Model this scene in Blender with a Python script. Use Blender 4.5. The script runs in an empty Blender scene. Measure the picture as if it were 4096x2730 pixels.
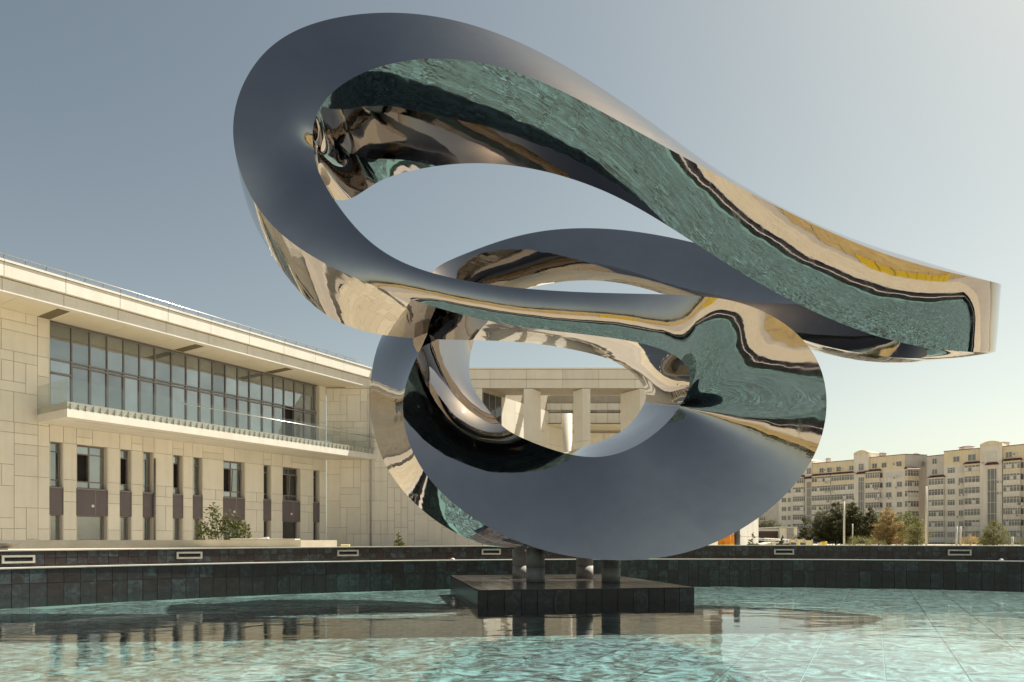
import bpy, bmesh, math, random
import numpy as np
from mathutils import Vector, Matrix
from mathutils.bvhtree import BVHTree

R = math.radians
random.seed(7)
rng = np.random.default_rng(7)
scene = bpy.context.scene
col = scene.collection

# ------------------------------------------------------------------ camera
cam_d = bpy.data.cameras.new("camera")
cam = bpy.data.objects.new("camera", cam_d)
col.objects.link(cam)
cam.location = (0, 0, 0)
cam.rotation_euler = (R(90), 0, 0)
cam_d.sensor_width = 36.0
cam_d.lens = 24.0
cam_d.shift_y = 0.1948
cam_d.clip_start = 0.05
cam_d.clip_end = 3000
scene.camera = cam
F, HX, HY = 682.667, 512.0, 540.5          # focal length and horizon in picture widths, for surveying the place

# ------------------------------------------------------------------ sky and sun
SUN = Vector((0.51, 0.285, 0.81)).normalized()
elev = math.asin(SUN.z)
azim = math.atan2(SUN.x, SUN.y)            # clockwise from +Y
world = bpy.data.worlds.new("World")
scene.world = world
world.use_nodes = True
wn, wl = world.node_tree.nodes, world.node_tree.links
wn.clear()
w_out = wn.new("ShaderNodeOutputWorld")
w_bg = wn.new("ShaderNodeBackground")
w_bg.inputs[1].default_value = 0.060
sky = wn.new("ShaderNodeTexSky")
sky.sky_type = 'NISHITA'
sky.sun_disc = False
sky.sun_elevation = elev
sky.sun_rotation = azim
sky.altitude = 0
sky.air_density = 1.0
sky.dust_density = 1.2
sky.ozone_density = 1.0
hs = wn.new("ShaderNodeHueSaturation")
hs.inputs["Saturation"].default_value = 0.5
# tone of the clear sky: deeper and bluer where it is dark, warmer where it is bright, alike all round
pre = wn.new("ShaderNodeVectorMath"); pre.operation = 'SCALE'; pre.inputs["Scale"].default_value = 0.25
sep = wn.new("ShaderNodeSeparateXYZ")
com = wn.new("ShaderNodeCombineXYZ")
post = wn.new("ShaderNodeVectorMath"); post.operation = 'SCALE'; post.inputs["Scale"].default_value = 4.0
wl.new(sky.outputs[0], hs.inputs["Color"])
wl.new(hs.outputs[0], pre.inputs[0])
wl.new(pre.outputs[0], sep.inputs[0])
for ch, g_ in enumerate((1.43, 1.32, 1.16)):
    pw = wn.new("ShaderNodeMath"); pw.operation = 'POWER'; pw.inputs[1].default_value = g_
    wl.new(sep.outputs[ch], pw.inputs[0]); wl.new(pw.outputs[0], com.inputs[ch])
wl.new(com.outputs[0], post.inputs[0])
tint = wn.new("ShaderNodeMixRGB")
tint.blend_type = 'MULTIPLY'
tint.inputs[0].default_value = 1.0
tint.inputs[2].default_value = (1.03, 1.025, 0.90, 1)
wl.new(post.outputs[0], tint.inputs[1])
wl.new(tint.outputs[0], w_bg.inputs[0])
wl.new(w_bg.outputs[0], w_out.inputs[0])

sun_d = bpy.data.lights.new("sun", 'SUN')
sun_d.energy = 5.0
sun_d.angle = R(0.5)
sun_d.color = (1.0, 0.945, 0.83)
sun = bpy.data.objects.new("sun", sun_d)
sun.rotation_euler = SUN.to_track_quat('Z', 'Y').to_euler()
sun.location = (20, 10, 40)
col.objects.link(sun)

scene.view_settings.view_transform = 'Standard'
scene.view_settings.look = 'None'
scene.view_settings.exposure = 0.85
scene.view_settings.gamma = 1.0
scene.view_settings.use_curve_mapping = False
scene.cycles.max_bounces = 14
scene.cycles.glossy_bounces = 10
scene.cycles.transparent_max_bounces = 16
scene.cycles.caustics_reflective = False
scene.cycles.caustics_refractive = False

# ------------------------------------------------------------------ materials
def mat(name):
    m = bpy.data.materials.new(name)
    m.use_nodes = True
    nt = m.node_tree
    nt.nodes.clear()
    out = nt.nodes.new("ShaderNodeOutputMaterial")
    return m, nt, out

def N(nt, typ, **kw):
    n = nt.nodes.new(typ)
    for k, v in kw.items():
        if k.startswith("i_"):
            n.inputs[k[2:].replace("_", " ")].default_value = v
        else:
            setattr(n, k, v)
    return n

def ramp(nt, fac, stops):
    r = nt.nodes.new("ShaderNodeValToRGB")
    el = r.color_ramp.elements
    while len(el) < len(stops):
        el.new(0.5)
    for e, (p, c) in zip(el, stops):
        e.position = p
        e.color = (*c, 1)
    nt.links.new(fac, r.inputs[0])
    return r.outputs[0]

def rough_mat(name, c1, c2, scale=3.0, rough=0.6, metallic=0.0, bump=0.0, bscale=40.0, per_object=0.0, spec=0.5, detail=6.0, sel=(0.35, 0.65), drip=0.0):
    """two close tones mixed by noise, optional fine relief and a small tone shift per piece"""
    m, nt, out = mat(name)
    L = nt.links
    b = N(nt, "ShaderNodeBsdfPrincipled")
    tc = N(nt, "ShaderNodeTexCoord")
    nz = N(nt, "ShaderNodeTexNoise")
    nz.inputs["Scale"].default_value = scale
    nz.inputs["Detail"].default_value = detail
    nz.inputs["Roughness"].default_value = 0.62
    geo = N(nt, "ShaderNodeNewGeometry")
    L.new(geo.outputs["Position"], nz.inputs["Vector"])
    c = ramp(nt, nz.outputs["Fac"], [(sel[0], c1), (sel[1], c2)])
    if drip:
        mp = N(nt, "ShaderNodeMapping")
        mp.inputs["Scale"].default_value = (2.6, 2.6, 0.22)
        L.new(geo.outputs["Position"], mp.inputs["Vector"])
        nd = N(nt, "ShaderNodeTexNoise")
        nd.inputs["Scale"].default_value = 1.0
        nd.inputs["Detail"].default_value = 7
        nd.inputs["Roughness"].default_value = 0.65
        L.new(mp.outputs[0], nd.inputs["Vector"])
        dc = ramp(nt, nd.outputs["Fac"], [(0.34, (1 - drip, 1 - drip * 1.05, 1 - drip * 1.15)), (0.52, (1, 1, 1))])
        mx = N(nt, "ShaderNodeMixRGB", blend_type='MULTIPLY')
        mx.inputs[0].default_value = 1.0
        L.new(c, mx.inputs[1]); L.new(dc, mx.inputs[2])
        c = mx.outputs[0]
    if per_object:
        oi = N(nt, "ShaderNodeObjectInfo")
        h = N(nt, "ShaderNodeHueSaturation")
        mr = N(nt, "ShaderNodeMapRange")
        mr.inputs["To Min"].default_value = 1 - per_object
        mr.inputs["To Max"].default_value = 1 + per_object
        L.new(oi.outputs["Random"], mr.inputs["Value"])
        L.new(mr.outputs[0], h.inputs["Value"])
        L.new(c, h.inputs["Color"])
        c = h.outputs[0]
    L.new(c, b.inputs["Base Color"])
    b.inputs["Roughness"].default_value = rough
    b.inputs["Metallic"].default_value = metallic
    b.inputs["Specular IOR Level"].default_value = spec
    if bump:
        n2 = N(nt, "ShaderNodeTexNoise")
        n2.inputs["Scale"].default_value = bscale
        n2.inputs["Detail"].default_value = 4
        L.new(geo.outputs["Position"], n2.inputs["Vector"])
        bp = N(nt, "ShaderNodeBump")
        bp.inputs["Strength"].default_value = bump
        bp.inputs["Distance"].default_value = 0.02
        L.new(n2.outputs["Fac"], bp.inputs["Height"])
        L.new(bp.outputs[0], b.inputs["Normal"])
    L.new(b.outputs[0], out.inputs[0])
    return m

M = {}
M['cream'] = rough_mat('cream_panel', (0.70, 0.655, 0.56), (0.74, 0.695, 0.60), 1.2, 0.7, per_object=0.06, bump=0.08, drip=0.06)
M['white'] = rough_mat('white_render', (0.63, 0.6, 0.53), (0.68, 0.65, 0.58), 1.0, 0.7, per_object=0.02, bump=0.05, drip=0.07)
M['joint'] = rough_mat('dark_joint', (0.31, 0.27, 0.21), (0.37, 0.325, 0.26), 3, 0.9)
M['soffit'] = rough_mat('soffit_board', (0.66, 0.6, 0.46), (0.7, 0.64, 0.5), 0.8, 0.7, per_object=0.02)
M['spandrel'] = rough_mat('brown_spandrel', (0.115, 0.092, 0.096), (0.13, 0.106, 0.11), 2, 0.55, per_object=0.05)
M['frame'] = rough_mat('grey_window_frame', (0.19, 0.175, 0.18), (0.22, 0.205, 0.205), 2, 0.4)
M['steel'] = rough_mat('brushed_steel', (0.5, 0.49, 0.46), (0.62, 0.6, 0.56), 6, 0.3, metallic=0.9)
M['vent'] = rough_mat('soffit_vent', (0.14, 0.11, 0.06), (0.18, 0.14, 0.08), 30, 0.8)
M['stone'] = rough_mat('pale_stone', (0.52, 0.48, 0.4), (0.62, 0.58, 0.5), 2, 0.7, bump=0.1)
M['coping'] = rough_mat('pale_coping', (0.5, 0.46, 0.4), (0.62, 0.58, 0.52), 5, 0.55, bump=0.1)
M['concrete'] = rough_mat('concrete', (0.25, 0.235, 0.22), (0.42, 0.4, 0.375), 7, 0.75, bump=0.25, sel=(0.3, 0.7))
M['slot_frame'] = rough_mat('pale_metal_frame', (0.46, 0.43, 0.37), (0.58, 0.55, 0.48), 9, 0.4, metallic=0.25)
M['grey_metal'] = rough_mat('grey_metal', (0.13, 0.12, 0.12), (0.2, 0.19, 0.18), 5, 0.45, metallic=0.3)
M['pipe'] = rough_mat('pale_pipe', (0.32, 0.31, 0.32), (0.38, 0.36, 0.36), 4, 0.4)
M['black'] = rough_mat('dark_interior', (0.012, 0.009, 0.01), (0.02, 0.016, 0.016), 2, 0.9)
M['yellow'] = rough_mat('yellow_plastic', (0.75, 0.52, 0.02), (0.82, 0.6, 0.05), 6, 0.45)
M['foam'] = rough_mat('yellow_foam', (0.72, 0.6, 0.25), (0.85, 0.75, 0.42), 30, 0.9, bump=0.3)
M['orange'] = rough_mat('orange_cloth', (0.62, 0.2, 0.01), (0.78, 0.3, 0.015), 8, 0.6)
M['barrel'] = rough_mat('dark_barrel', (0.06, 0.065, 0.08), (0.1, 0.105, 0.12), 5, 0.5)
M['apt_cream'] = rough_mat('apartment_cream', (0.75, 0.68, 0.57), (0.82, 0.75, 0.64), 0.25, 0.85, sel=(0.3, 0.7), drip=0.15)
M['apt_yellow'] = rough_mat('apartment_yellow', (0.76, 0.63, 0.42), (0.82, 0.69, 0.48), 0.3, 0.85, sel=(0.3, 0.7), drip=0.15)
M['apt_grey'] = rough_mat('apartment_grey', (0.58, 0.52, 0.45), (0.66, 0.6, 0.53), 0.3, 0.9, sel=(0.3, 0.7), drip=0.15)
M['apt_white'] = rough_mat('apartment_frame', (0.66, 0.62, 0.55), (0.72, 0.68, 0.62), 1, 0.6)
M['maroon'] = rough_mat('maroon_roof', (0.1, 0.035, 0.028), (0.15, 0.055, 0.04), 2, 0.7)
M['brown'] = rough_mat('brown_shed', (0.085, 0.055, 0.042), (0.12, 0.08, 0.06), 3, 0.85)
M['white_paint'] = rough_mat('white_vehicle_paint', (0.74, 0.72, 0.66), (0.8, 0.78, 0.72), 2, 0.35)
M['trunk'] = rough_mat('bark', (0.06, 0.04, 0.028), (0.1, 0.07, 0.05), 8, 0.9)
M['paving'] = None
M['grass'] = rough_mat('dry_ground', (0.3, 0.2, 0.06), (0.5, 0.37, 0.15), 0.35, 0.95, sel=(0.3, 0.7))
M['earth'] = rough_mat('outer_ground', (0.36, 0.32, 0.25), (0.46, 0.41, 0.33), 0.4, 0.95, sel=(0.3, 0.7))

def paving():
    m, nt, out = mat('plaza_paving')
    L = nt.links
    b = N(nt, "ShaderNodeBsdfPrincipled", i_Roughness=0.75)
    g = N(nt, "ShaderNodeNewGeometry")
    br = N(nt, "ShaderNodeTexBrick")
    br.inputs["Color1"].default_value = (0.54, 0.46, 0.31, 1)
    br.inputs["Color2"].default_value = (0.62, 0.54, 0.38, 1)
    br.inputs["Mortar"].default_value = (0.3, 0.27, 0.21, 1)
    br.inputs["Scale"].default_value = 1.0
    br.inputs["Mortar Size"].default_value = 0.012
    br.inputs["Brick Width"].default_value = 0.6
    br.inputs["Row Height"].default_value = 0.6
    L.new(g.outputs["Position"], br.inputs["Vector"])
    L.new(br.outputs["Color"], b.inputs["Base Color"])
    L.new(b.outputs[0], out.inputs[0])
    return m
M['paving'] = paving()

def tile_mat(name, dark=(0.032, 0.022, 0.022), mid=(0.042, 0.04, 0.042), light=(0.08, 0.094, 0.098), rough=0.22, rust=(0.046, 0.034, 0.031)):
    """slate-like glazed tile: brown-black body, teal bloom in veins, tone differs per tile"""
    m, nt, out = mat(name)
    L = nt.links
    b = N(nt, "ShaderNodeBsdfPrincipled", i_Roughness=rough)
    g = N(nt, "ShaderNodeNewGeometry")
    oi = N(nt, "ShaderNodeObjectInfo")
    at = N(nt, "ShaderNodeAttribute", attribute_name="tile_rand")
    add = N(nt, "ShaderNodeMath", operation='ADD')
    L.new(oi.outputs["Random"], add.inputs[0])
    L.new(at.outputs["Fac"], add.inputs[1])
    fr = N(nt, "ShaderNodeMath", operation='FRACT')
    L.new(add.outputs[0], fr.inputs[0])
    off = N(nt, "ShaderNodeVectorMath", operation='SCALE')
    comb = N(nt, "ShaderNodeCombineXYZ")
    for i in range(3):
        L.new(fr.outputs[0], comb.inputs[i])
    L.new(comb.outputs[0], off.inputs[0])
    off.inputs["Scale"].default_value = 37.0
    va = N(nt, "ShaderNodeVectorMath", operation='ADD')
    L.new(g.outputs["Position"], va.inputs[0])
    L.new(off.outputs[0], va.inputs[1])
    nz = N(nt, "ShaderNodeTexNoise")
    nz.inputs["Scale"].default_value = 6.5
    nz.inputs["Detail"].default_value = 7
    nz.inputs["Roughness"].default_value = 0.68
    nz.inputs["Distortion"].default_value = 0.9
    L.new(va.outputs[0], nz.inputs["Vector"])
    # shift the ramp per tile so some tiles are teal, some brown
    sh = N(nt, "ShaderNodeMath", operation='MULTIPLY_ADD')
    L.new(fr.outputs[0], sh.inputs[0])
    sh.inputs[1].default_value = 0.26
    sh.inputs[2].default_value = -0.13
    ad = N(nt, "ShaderNodeMath", operation='ADD')
    L.new(nz.outputs["Fac"], ad.inputs[0])
    L.new(sh.outputs[0], ad.inputs[1])
    c = ramp(nt, ad.outputs[0], [(0.28, dark), (0.44, rust), (0.53, mid), (0.7, light)])
    L.new(c, b.inputs["Base Color"])
    bp = N(nt, "ShaderNodeBump")
    bp.inputs["Strength"].default_value = 0.25
    bp.inputs["Distance"].default_value = 0.01
    L.new(nz.outputs["Fac"], bp.inputs["Height"])
    L.new(bp.outputs[0], b.inputs["Normal"])
    L.new(b.outputs[0], out.inputs[0])
    return m
M['tile'] = tile_mat('slate_tile')
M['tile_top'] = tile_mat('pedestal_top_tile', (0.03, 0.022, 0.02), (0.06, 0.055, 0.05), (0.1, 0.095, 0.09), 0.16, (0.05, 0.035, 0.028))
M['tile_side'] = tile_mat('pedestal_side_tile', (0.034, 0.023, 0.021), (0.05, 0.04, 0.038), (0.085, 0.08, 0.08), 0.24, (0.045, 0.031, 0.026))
M['grout'] = rough_mat('grout', (0.10, 0.09, 0.085), (0.14, 0.125, 0.115), 6, 0.8)
def floor_tile():
    m, nt, out = mat('turquoise_floor_tile')
    L = nt.links
    b = N(nt, "ShaderNodeBsdfPrincipled", i_Roughness=0.45)
    g = N(nt, "ShaderNodeNewGeometry")
    nz = N(nt, "ShaderNodeTexNoise")
    nz.inputs["Scale"].default_value = 3.6
    nz.inputs["Detail"].default_value = 6
    nz.inputs["Roughness"].default_value = 0.7
    nz.inputs["Distortion"].default_value = 2.2
    L.new(g.outputs["Position"], nz.inputs["Vector"])
    c = ramp(nt, nz.outputs["Fac"], [(0.36, (0.045, 0.03, 0.024)), (0.455, (0.14, 0.12, 0.10)), (0.545, (0.27, 0.345, 0.345)), (0.665, (0.49, 0.63, 0.63))])
    oi = N(nt, "ShaderNodeObjectInfo")
    h = N(nt, "ShaderNodeHueSaturation")
    mr = N(nt, "ShaderNodeMapRange")
    mr.inputs["To Min"].default_value = 0.9
    mr.inputs["To Max"].default_value = 1.1
    L.new(oi.outputs["Random"], mr.inputs["Value"])
    L.new(mr.outputs[0], h.inputs["Value"])
    L.new(c, h.inputs["Color"])
    L.new(h.outputs[0], b.inputs["Base Color"])
    L.new(b.outputs[0], out.inputs[0])
    return m
M['floor_tile'] = floor_tile()
M['floor_grout'] = rough_mat('floor_grout', (0.34, 0.45, 0.40), (0.4, 0.5, 0.45), 2, 0.8)

def chrome():
    m, nt, out = mat('polished_steel')
    L = nt.links
    b = N(nt, "ShaderNodeBsdfPrincipled", i_Metallic=1.0)
    g = N(nt, "ShaderNodeNewGeometry")
    big = N(nt, "ShaderNodeTexNoise")
    big.inputs["Scale"].default_value = 1.3
    big.inputs["Detail"].default_value = 2.0
    L.new(g.outputs["Position"], big.inputs["Vector"])
    sm = N(nt, "ShaderNodeTexNoise")
    sm.inputs["Scale"].default_value = 5.0
    sm.inputs["Detail"].default_value = 3.0
    L.new(g.outputs["Position"], sm.inputs["Vector"])
    film = N(nt, "ShaderNodeTexNoise")
    film.inputs["Scale"].default_value = 2.2
    film.inputs["Detail"].default_value = 8.0
    film.inputs["Roughness"].default_value = 0.7
    L.new(g.outputs["Position"], film.inputs["Vector"])
    c = ramp(nt, film.outputs["Fac"], [(0.3, (0.35, 0.325, 0.315)), (0.7, (0.385, 0.36, 0.345))])
    L.new(c, b.inputs["Base Color"])
    mr = N(nt, "ShaderNodeMapRange")
    mr.inputs["From Min"].default_value = 0.4
    mr.inputs["From Max"].default_value = 0.8
    mr.inputs["To Min"].default_value = 0.012
    mr.inputs["To Max"].default_value = 0.09
    L.new(film.outputs["Fac"], mr.inputs["Value"])
    mp = N(nt, "ShaderNodeMapping")
    mp.inputs["Scale"].default_value = (5.0, 5.0, 0.55)
    L.new(g.outputs["Position"], mp.inputs["Vector"])
    dr = N(nt, "ShaderNodeTexNoise")
    dr.inputs["Scale"].default_value = 1.0
    dr.inputs["Detail"].default_value = 8.0
    dr.inputs["Roughness"].default_value = 0.7
    L.new(mp.outputs[0], dr.inputs["Vector"])
    dm = N(nt, "ShaderNodeMapRange")
    dm.inputs["From Min"].default_value = 0.56
    dm.inputs["From Max"].default_value = 0.74
    dm.inputs["To Max"].default_value = 0.12
    L.new(dr.outputs["Fac"], dm.inputs["Value"])
    sm_ = N(nt, "ShaderNodeMath", operation='ADD')
    L.new(mr.outputs[0], sm_.inputs[0]); L.new(dm.outputs[0], sm_.inputs[1])
    L.new(sm_.outputs[0], b.inputs["Roughness"])
    mix = N(nt, "ShaderNodeMath", operation='MULTIPLY_ADD')
    L.new(sm.outputs["Fac"], mix.inputs[0])
    mix.inputs[1].default_value = 0.05
    L.new(big.outputs["Fac"], mix.inputs[2])
    bp = N(nt, "ShaderNodeBump")
    bp.inputs["Strength"].default_value = 1.0
    bp.inputs["Distance"].default_value = 0.007
    L.new(mix.outputs[0], bp.inputs["Height"])
    L.new(bp.outputs[0], b.inputs["Normal"])
    L.new(b.outputs[0], out.inputs[0])
    return m
M['chrome'] = chrome()

def water():
    m, nt, out = mat('pool_water')
    L = nt.links
    g = N(nt, "ShaderNodeNewGeometry")
    mp = N(nt, "ShaderNodeMapping")
    mp.inputs["Scale"].default_value = (1.0, 1.9, 1.0)
    L.new(g.outputs["Position"], mp.inputs["Vector"])
    n1 = N(nt, "ShaderNodeTexNoise")
    n1.inputs["Scale"].default_value = 0.9
    n1.inputs["Detail"].default_value = 3.0
    n1.inputs["Distortion"].default_value = 0.6
    L.new(mp.outputs[0], n1.inputs["Vector"])
    n2 = N(nt, "ShaderNodeTexNoise")
    n2.inputs["Scale"].default_value = 7.0
    n2.inputs["Detail"].default_value = 2.0
    L.new(mp.outputs[0], n2.inputs["Vector"])
    mix = N(nt, "ShaderNodeMath", operation='MULTIPLY_ADD')
    L.new(n2.outputs["Fac"], mix.inputs[0])
    mix.inputs[1].default_value = 0.02
    L.new(n1.outputs["Fac"], mix.inputs[2])
    bp = N(nt, "ShaderNodeBump")
    bp.inputs["Strength"].default_value = 1.0
    bp.inputs["Distance"].default_value = 0.0065
    L.new(mix.outputs[0], bp.inputs["Height"])
    fr = N(nt, "ShaderNodeFresnel", i_IOR=1.5)
    tr = N(nt, "ShaderNodeBsdfTransparent")
    tr.inputs[0].default_value = (0.80, 0.95, 0.95, 1)
    gl = N(nt, "ShaderNodeBsdfGlossy")
    gl.inputs["Roughness"].default_value = 0.05
    gl.inputs["Color"].default_value = (0.95, 0.97, 0.97, 1)
    L.new(bp.outputs[0], gl.inputs["Normal"])
    ms = N(nt, "ShaderNodeMixShader")
    L.new(fr.outputs[0], ms.inputs[0])
    L.new(tr.outputs[0], ms.inputs[1])
    L.new(gl.outputs[0], ms.inputs[2])
    L.new(ms.outputs[0], out.inputs[0])
    return m
M['water'] = water()

def window_glass(name, tint, metallic, rough=0.03):
    m, nt, out = mat(name)
    L = nt.links
    b = N(nt, "ShaderNodeBsdfPrincipled", i_Roughness=rough)
    b.inputs["Metallic"].default_value = metallic
    g = N(nt, "ShaderNodeNewGeometry")
    nz = N(nt, "ShaderNodeTexNoise")
    nz.inputs["Scale"].default_value = 0.7
    nz.inputs["Detail"].default_value = 5
    L.new(g.outputs["Position"], nz.inputs["Vector"])
    c = ramp(nt, nz.outputs["Fac"], [(0.3, tuple(x * 0.75 for x in tint)), (0.7, tint)])
    oi = N(nt, "ShaderNodeObjectInfo")
    h = N(nt, "ShaderNodeHueSaturation")
    mr = N(nt, "ShaderNodeMapRange")
    mr.inputs["To Min"].default_value = 0.72
    mr.inputs["To Max"].default_value = 1.12
    L.new(oi.outputs["Random"], mr.inputs["Value"])
    L.new(mr.outputs[0], h.inputs["Value"])
    L.new(c, h.inputs["Color"])
    L.new(h.outputs[0], b.inputs["Base Color"])
    bp = N(nt, "ShaderNodeBump")
    bp.inputs["Strength"].default_value = 0.15
    bp.inputs["Distance"].default_value = 0.02
    L.new(nz.outputs["Fac"], bp.inputs["Height"])
    L.new(bp.outputs[0], b.inputs["Normal"])
    L.new(b.outputs[0], out.inputs[0])
    return m
M['glass'] = window_glass('window_glass', (0.42, 0.45, 0.45), 0.8)
M['glass_dark'] = window_glass('dark_window_glass', (0.10, 0.10, 0.10), 0.5)
M['apt_glass'] = window_glass('apartment_glass', (0.26, 0.24, 0.215), 0.3, 0.1)

def rail_glass():
    m, nt, out = mat('railing_glass')
    L = nt.links
    fr0 = N(nt, "ShaderNodeLayerWeight")
    fr0.inputs["Blend"].default_value = 0.5
    fr1 = N(nt, "ShaderNodeMath", operation='POWER')
    L.new(fr0.outputs["Facing"], fr1.inputs[0])
    fr1.inputs[1].default_value = 3.0
    fr = N(nt, "ShaderNodeMath", operation='MULTIPLY_ADD')
    L.new(fr1.outputs[0], fr.inputs[0])
    fr.inputs[1].default_value = 0.45
    fr.inputs[2].default_value = 0.05
    tr = N(nt, "ShaderNodeBsdfTransparent")
    tr.inputs[0].default_value = (0.93, 0.95, 0.94, 1)
    gl = N(nt, "ShaderNodeBsdfGlossy", i_Roughness=0.02)
    ms = N(nt, "ShaderNodeMixShader")
    L.new(fr.outputs[0], ms.inputs[0])
    L.new(tr.outputs[0], ms.inputs[1])
    L.new(gl.outputs[0], ms.inputs[2])
    L.new(ms.outputs[0], out.inputs[0])
    return m
M['rail_glass'] = rail_glass()

def leaf_mat(name, c1, c2, c3):
    m, nt, out = mat(name)
    L = nt.links
    b = N(nt, "ShaderNodeBsdfPrincipled", i_Roughness=0.55)
    at = N(nt, "ShaderNodeAttribute", attribute_name="leaf_rand")
    c = ramp(nt, at.outputs["Fac"], [(0.0, c1), (0.6, c2), (1.0, c3)])
    L.new(c, b.inputs["Base Color"])
    tl = N(nt, "ShaderNodeBsdfTranslucent")
    L.new(c, tl.inputs[0])
    ms = N(nt, "ShaderNodeMixShader")
    ms.inputs[0].default_value = 0.45
    L.new(b.outputs[0], ms.inputs[1])
    L.new(tl.outputs[0], ms.inputs[2])
    L.new(ms.outputs[0], out.inputs[0])
    return m
M['leaf_dark'] = leaf_mat('dark_conifer_leaf', (0.03, 0.032, 0.01), (0.085, 0.085, 0.022), (0.2, 0.175, 0.05))
M['leaf_green'] = leaf_mat('green_leaf', (0.06, 0.07, 0.014), (0.14, 0.145, 0.028), (0.26, 0.235, 0.06))
M['leaf_olive'] = leaf_mat('olive_leaf', (0.08, 0.08, 0.022), (0.19, 0.18, 0.045), (0.34, 0.29, 0.09))
M['leaf_rust'] = leaf_mat('rust_leaf', (0.24, 0.15, 0.05), (0.40, 0.28, 0.11), (0.55, 0.42, 0.2))
M['leaf_gloss'] = leaf_mat('glossy_shrub_leaf', (0.03, 0.045, 0.012), (0.08, 0.09, 0.02), (0.24, 0.2, 0.05))
M['flower'] = leaf_mat('yellow_flower', (0.4, 0.22, 0.02), (0.6, 0.36, 0.03), (0.7, 0.5, 0.1))

# ------------------------------------------------------------------ object helpers
def tag(o, label=None, cat=None, group=None, kind=None):
    if label: o['label'] = label
    if cat: o['category'] = cat
    if group: o['group'] = group
    if kind: o['kind'] = kind
    return o

def empty(name, loc, label, cat, group=None):
    o = bpy.data.objects.new(name, None)
    o.empty_display_size = 0.2
    o.location = loc
    col.objects.link(o)
    return tag(o, label, cat, group)

class MB:
    """collects quads and links them as one mesh object (world coordinates, parent kept in place)"""
    def __init__(self):
        self.v, self.f, self.m, self.r = [], [], [], []
    def poly(self, pts, mi=0, rand=0.0):
        k = len(self.v)
        self.v += [tuple(p) for p in pts]
        self.f.append(tuple(range(k, k + len(pts))))
        self.m.append(mi); self.r.append(rand)
    def hexa(self, p, mi=0, rand=0.0):
        """p: 8 points, bottom ring 0-3 then top ring 4-7"""
        k = len(self.v)
        self.v += [tuple(q) for q in p]
        for q in ((3, 2, 1, 0), (4, 5, 6, 7), (0, 1, 5, 4), (1, 2, 6, 5), (2, 3, 7, 6), (3, 0, 4, 7)):
            self.f.append(tuple(k + i for i in q)); self.m.append(mi); self.r.append(rand)
    def box(self, x0, x1, y0, y1, z0, z1, mi=0, rand=0.0):
        self.hexa([(x0, y0, z0), (x1, y0, z0), (x1, y1, z0), (x0, y1, z0), (x0, y0, z1), (x1, y0, z1), (x1, y1, z1), (x0, y1, z1)], mi, rand)
    def slab(self, o, u, n, a0, a1, p0, p1, z0, z1, mi=0, rand=0.0):
        """box in a wall frame: o origin (x,y), u along the wall, n out of the wall"""
        def q(a, p, z): return (o[0] + u[0] * a + n[0] * p, o[1] + u[1] * a + n[1] * p, z)
        self.hexa([q(a0, p0, z0), q(a1, p0, z0), q(a1, p1, z0), q(a0, p1, z0), q(a0, p0, z1), q(a1, p0, z1), q(a1, p1, z1), q(a0, p1, z1)], mi, rand)
    def tube(self, pts, r, seg=8, mi=0, cap=True):
        pts = [Vector(p) for p in pts]
        rr = r if isinstance(r, (list, tuple)) else [r] * len(pts)
        rings = []
        for i, p in enumerate(pts):
            t = (pts[min(i + 1, len(pts) - 1)] - pts[max(i - 1, 0)]).normalized()
            a = t.orthogonal().normalized() if abs(t.z) < 0.9 else Vector((1, 0, 0)).cross(t).normalized()
            b = t.cross(a)
            k = len(self.v)
            for j in range(seg):
                w = 2 * math.pi * j / seg
                self.v.append(tuple(p + (a * math.cos(w) + b * math.sin(w)) * rr[i]))
            rings.append(k)
        for k0, k1 in zip(rings, rings[1:]):
            for j in range(seg):
                self.f.append((k0 + j, k0 + (j + 1) % seg, k1 + (j + 1) % seg, k1 + j)); self.m.append(mi); self.r.append(0)
        if cap:
            self.f.append(tuple(rings[0] + j for j in reversed(range(seg)))); self.m.append(mi); self.r.append(0)
            self.f.append(tuple(rings[-1] + j for j in range(seg))); self.m.append(mi); self.r.append(0)
    def build(self, name, mats, parent=None, smooth=False, recalc=True, attr=None):
        me = bpy.data.meshes.new(name)
        me.from_pydata(self.v, [], self.f)
        mats = mats if isinstance(mats, (list, tuple)) else [mats]
        for m in mats: me.materials.append(m)
        if len(mats) > 1: me.polygons.foreach_set("material_index", self.m)
        if attr:
            a = me.attributes.new(attr, 'FLOAT', 'FACE')
            a.data.foreach_set("value", self.r)
        if recalc:
            bm = bmesh.new(); bm.from_mesh(me)
            bmesh.ops.recalc_face_normals(bm, faces=bm.faces)
            bm.to_mesh(me); bm.free()
        if smooth:
            me.polygons.foreach_set("use_smooth", [True] * len(me.polygons))
        return link(name, me, parent)

def link(name, me, parent=None):
    o = bpy.data.objects.new(name, me)
    col.objects.link(o)
    if parent is not None:
        o.parent = parent
        o.matrix_parent_inverse = world_of(parent).inverted()
    return o

def world_of(o):
    m = Matrix.LocRotScale(o.location, o.rotation_euler, o.scale)
    if o.parent is not None:
        m = world_of(o.parent) @ o.matrix_parent_inverse @ m
    return m

def add_bevel(o, w, seg=2):
    b = o.modifiers.new("bevel", 'BEVEL'); b.width = w; b.segments = seg; b.limit_method = 'ANGLE'
    return o

def at(xn, yn, Y):
    """survey: full-resolution picture position and distance -> place"""
    return Vector(((xn - 2048) / 2730.667 * Y, Y, (2162 - yn) / 2730.667 * Y))

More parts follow.
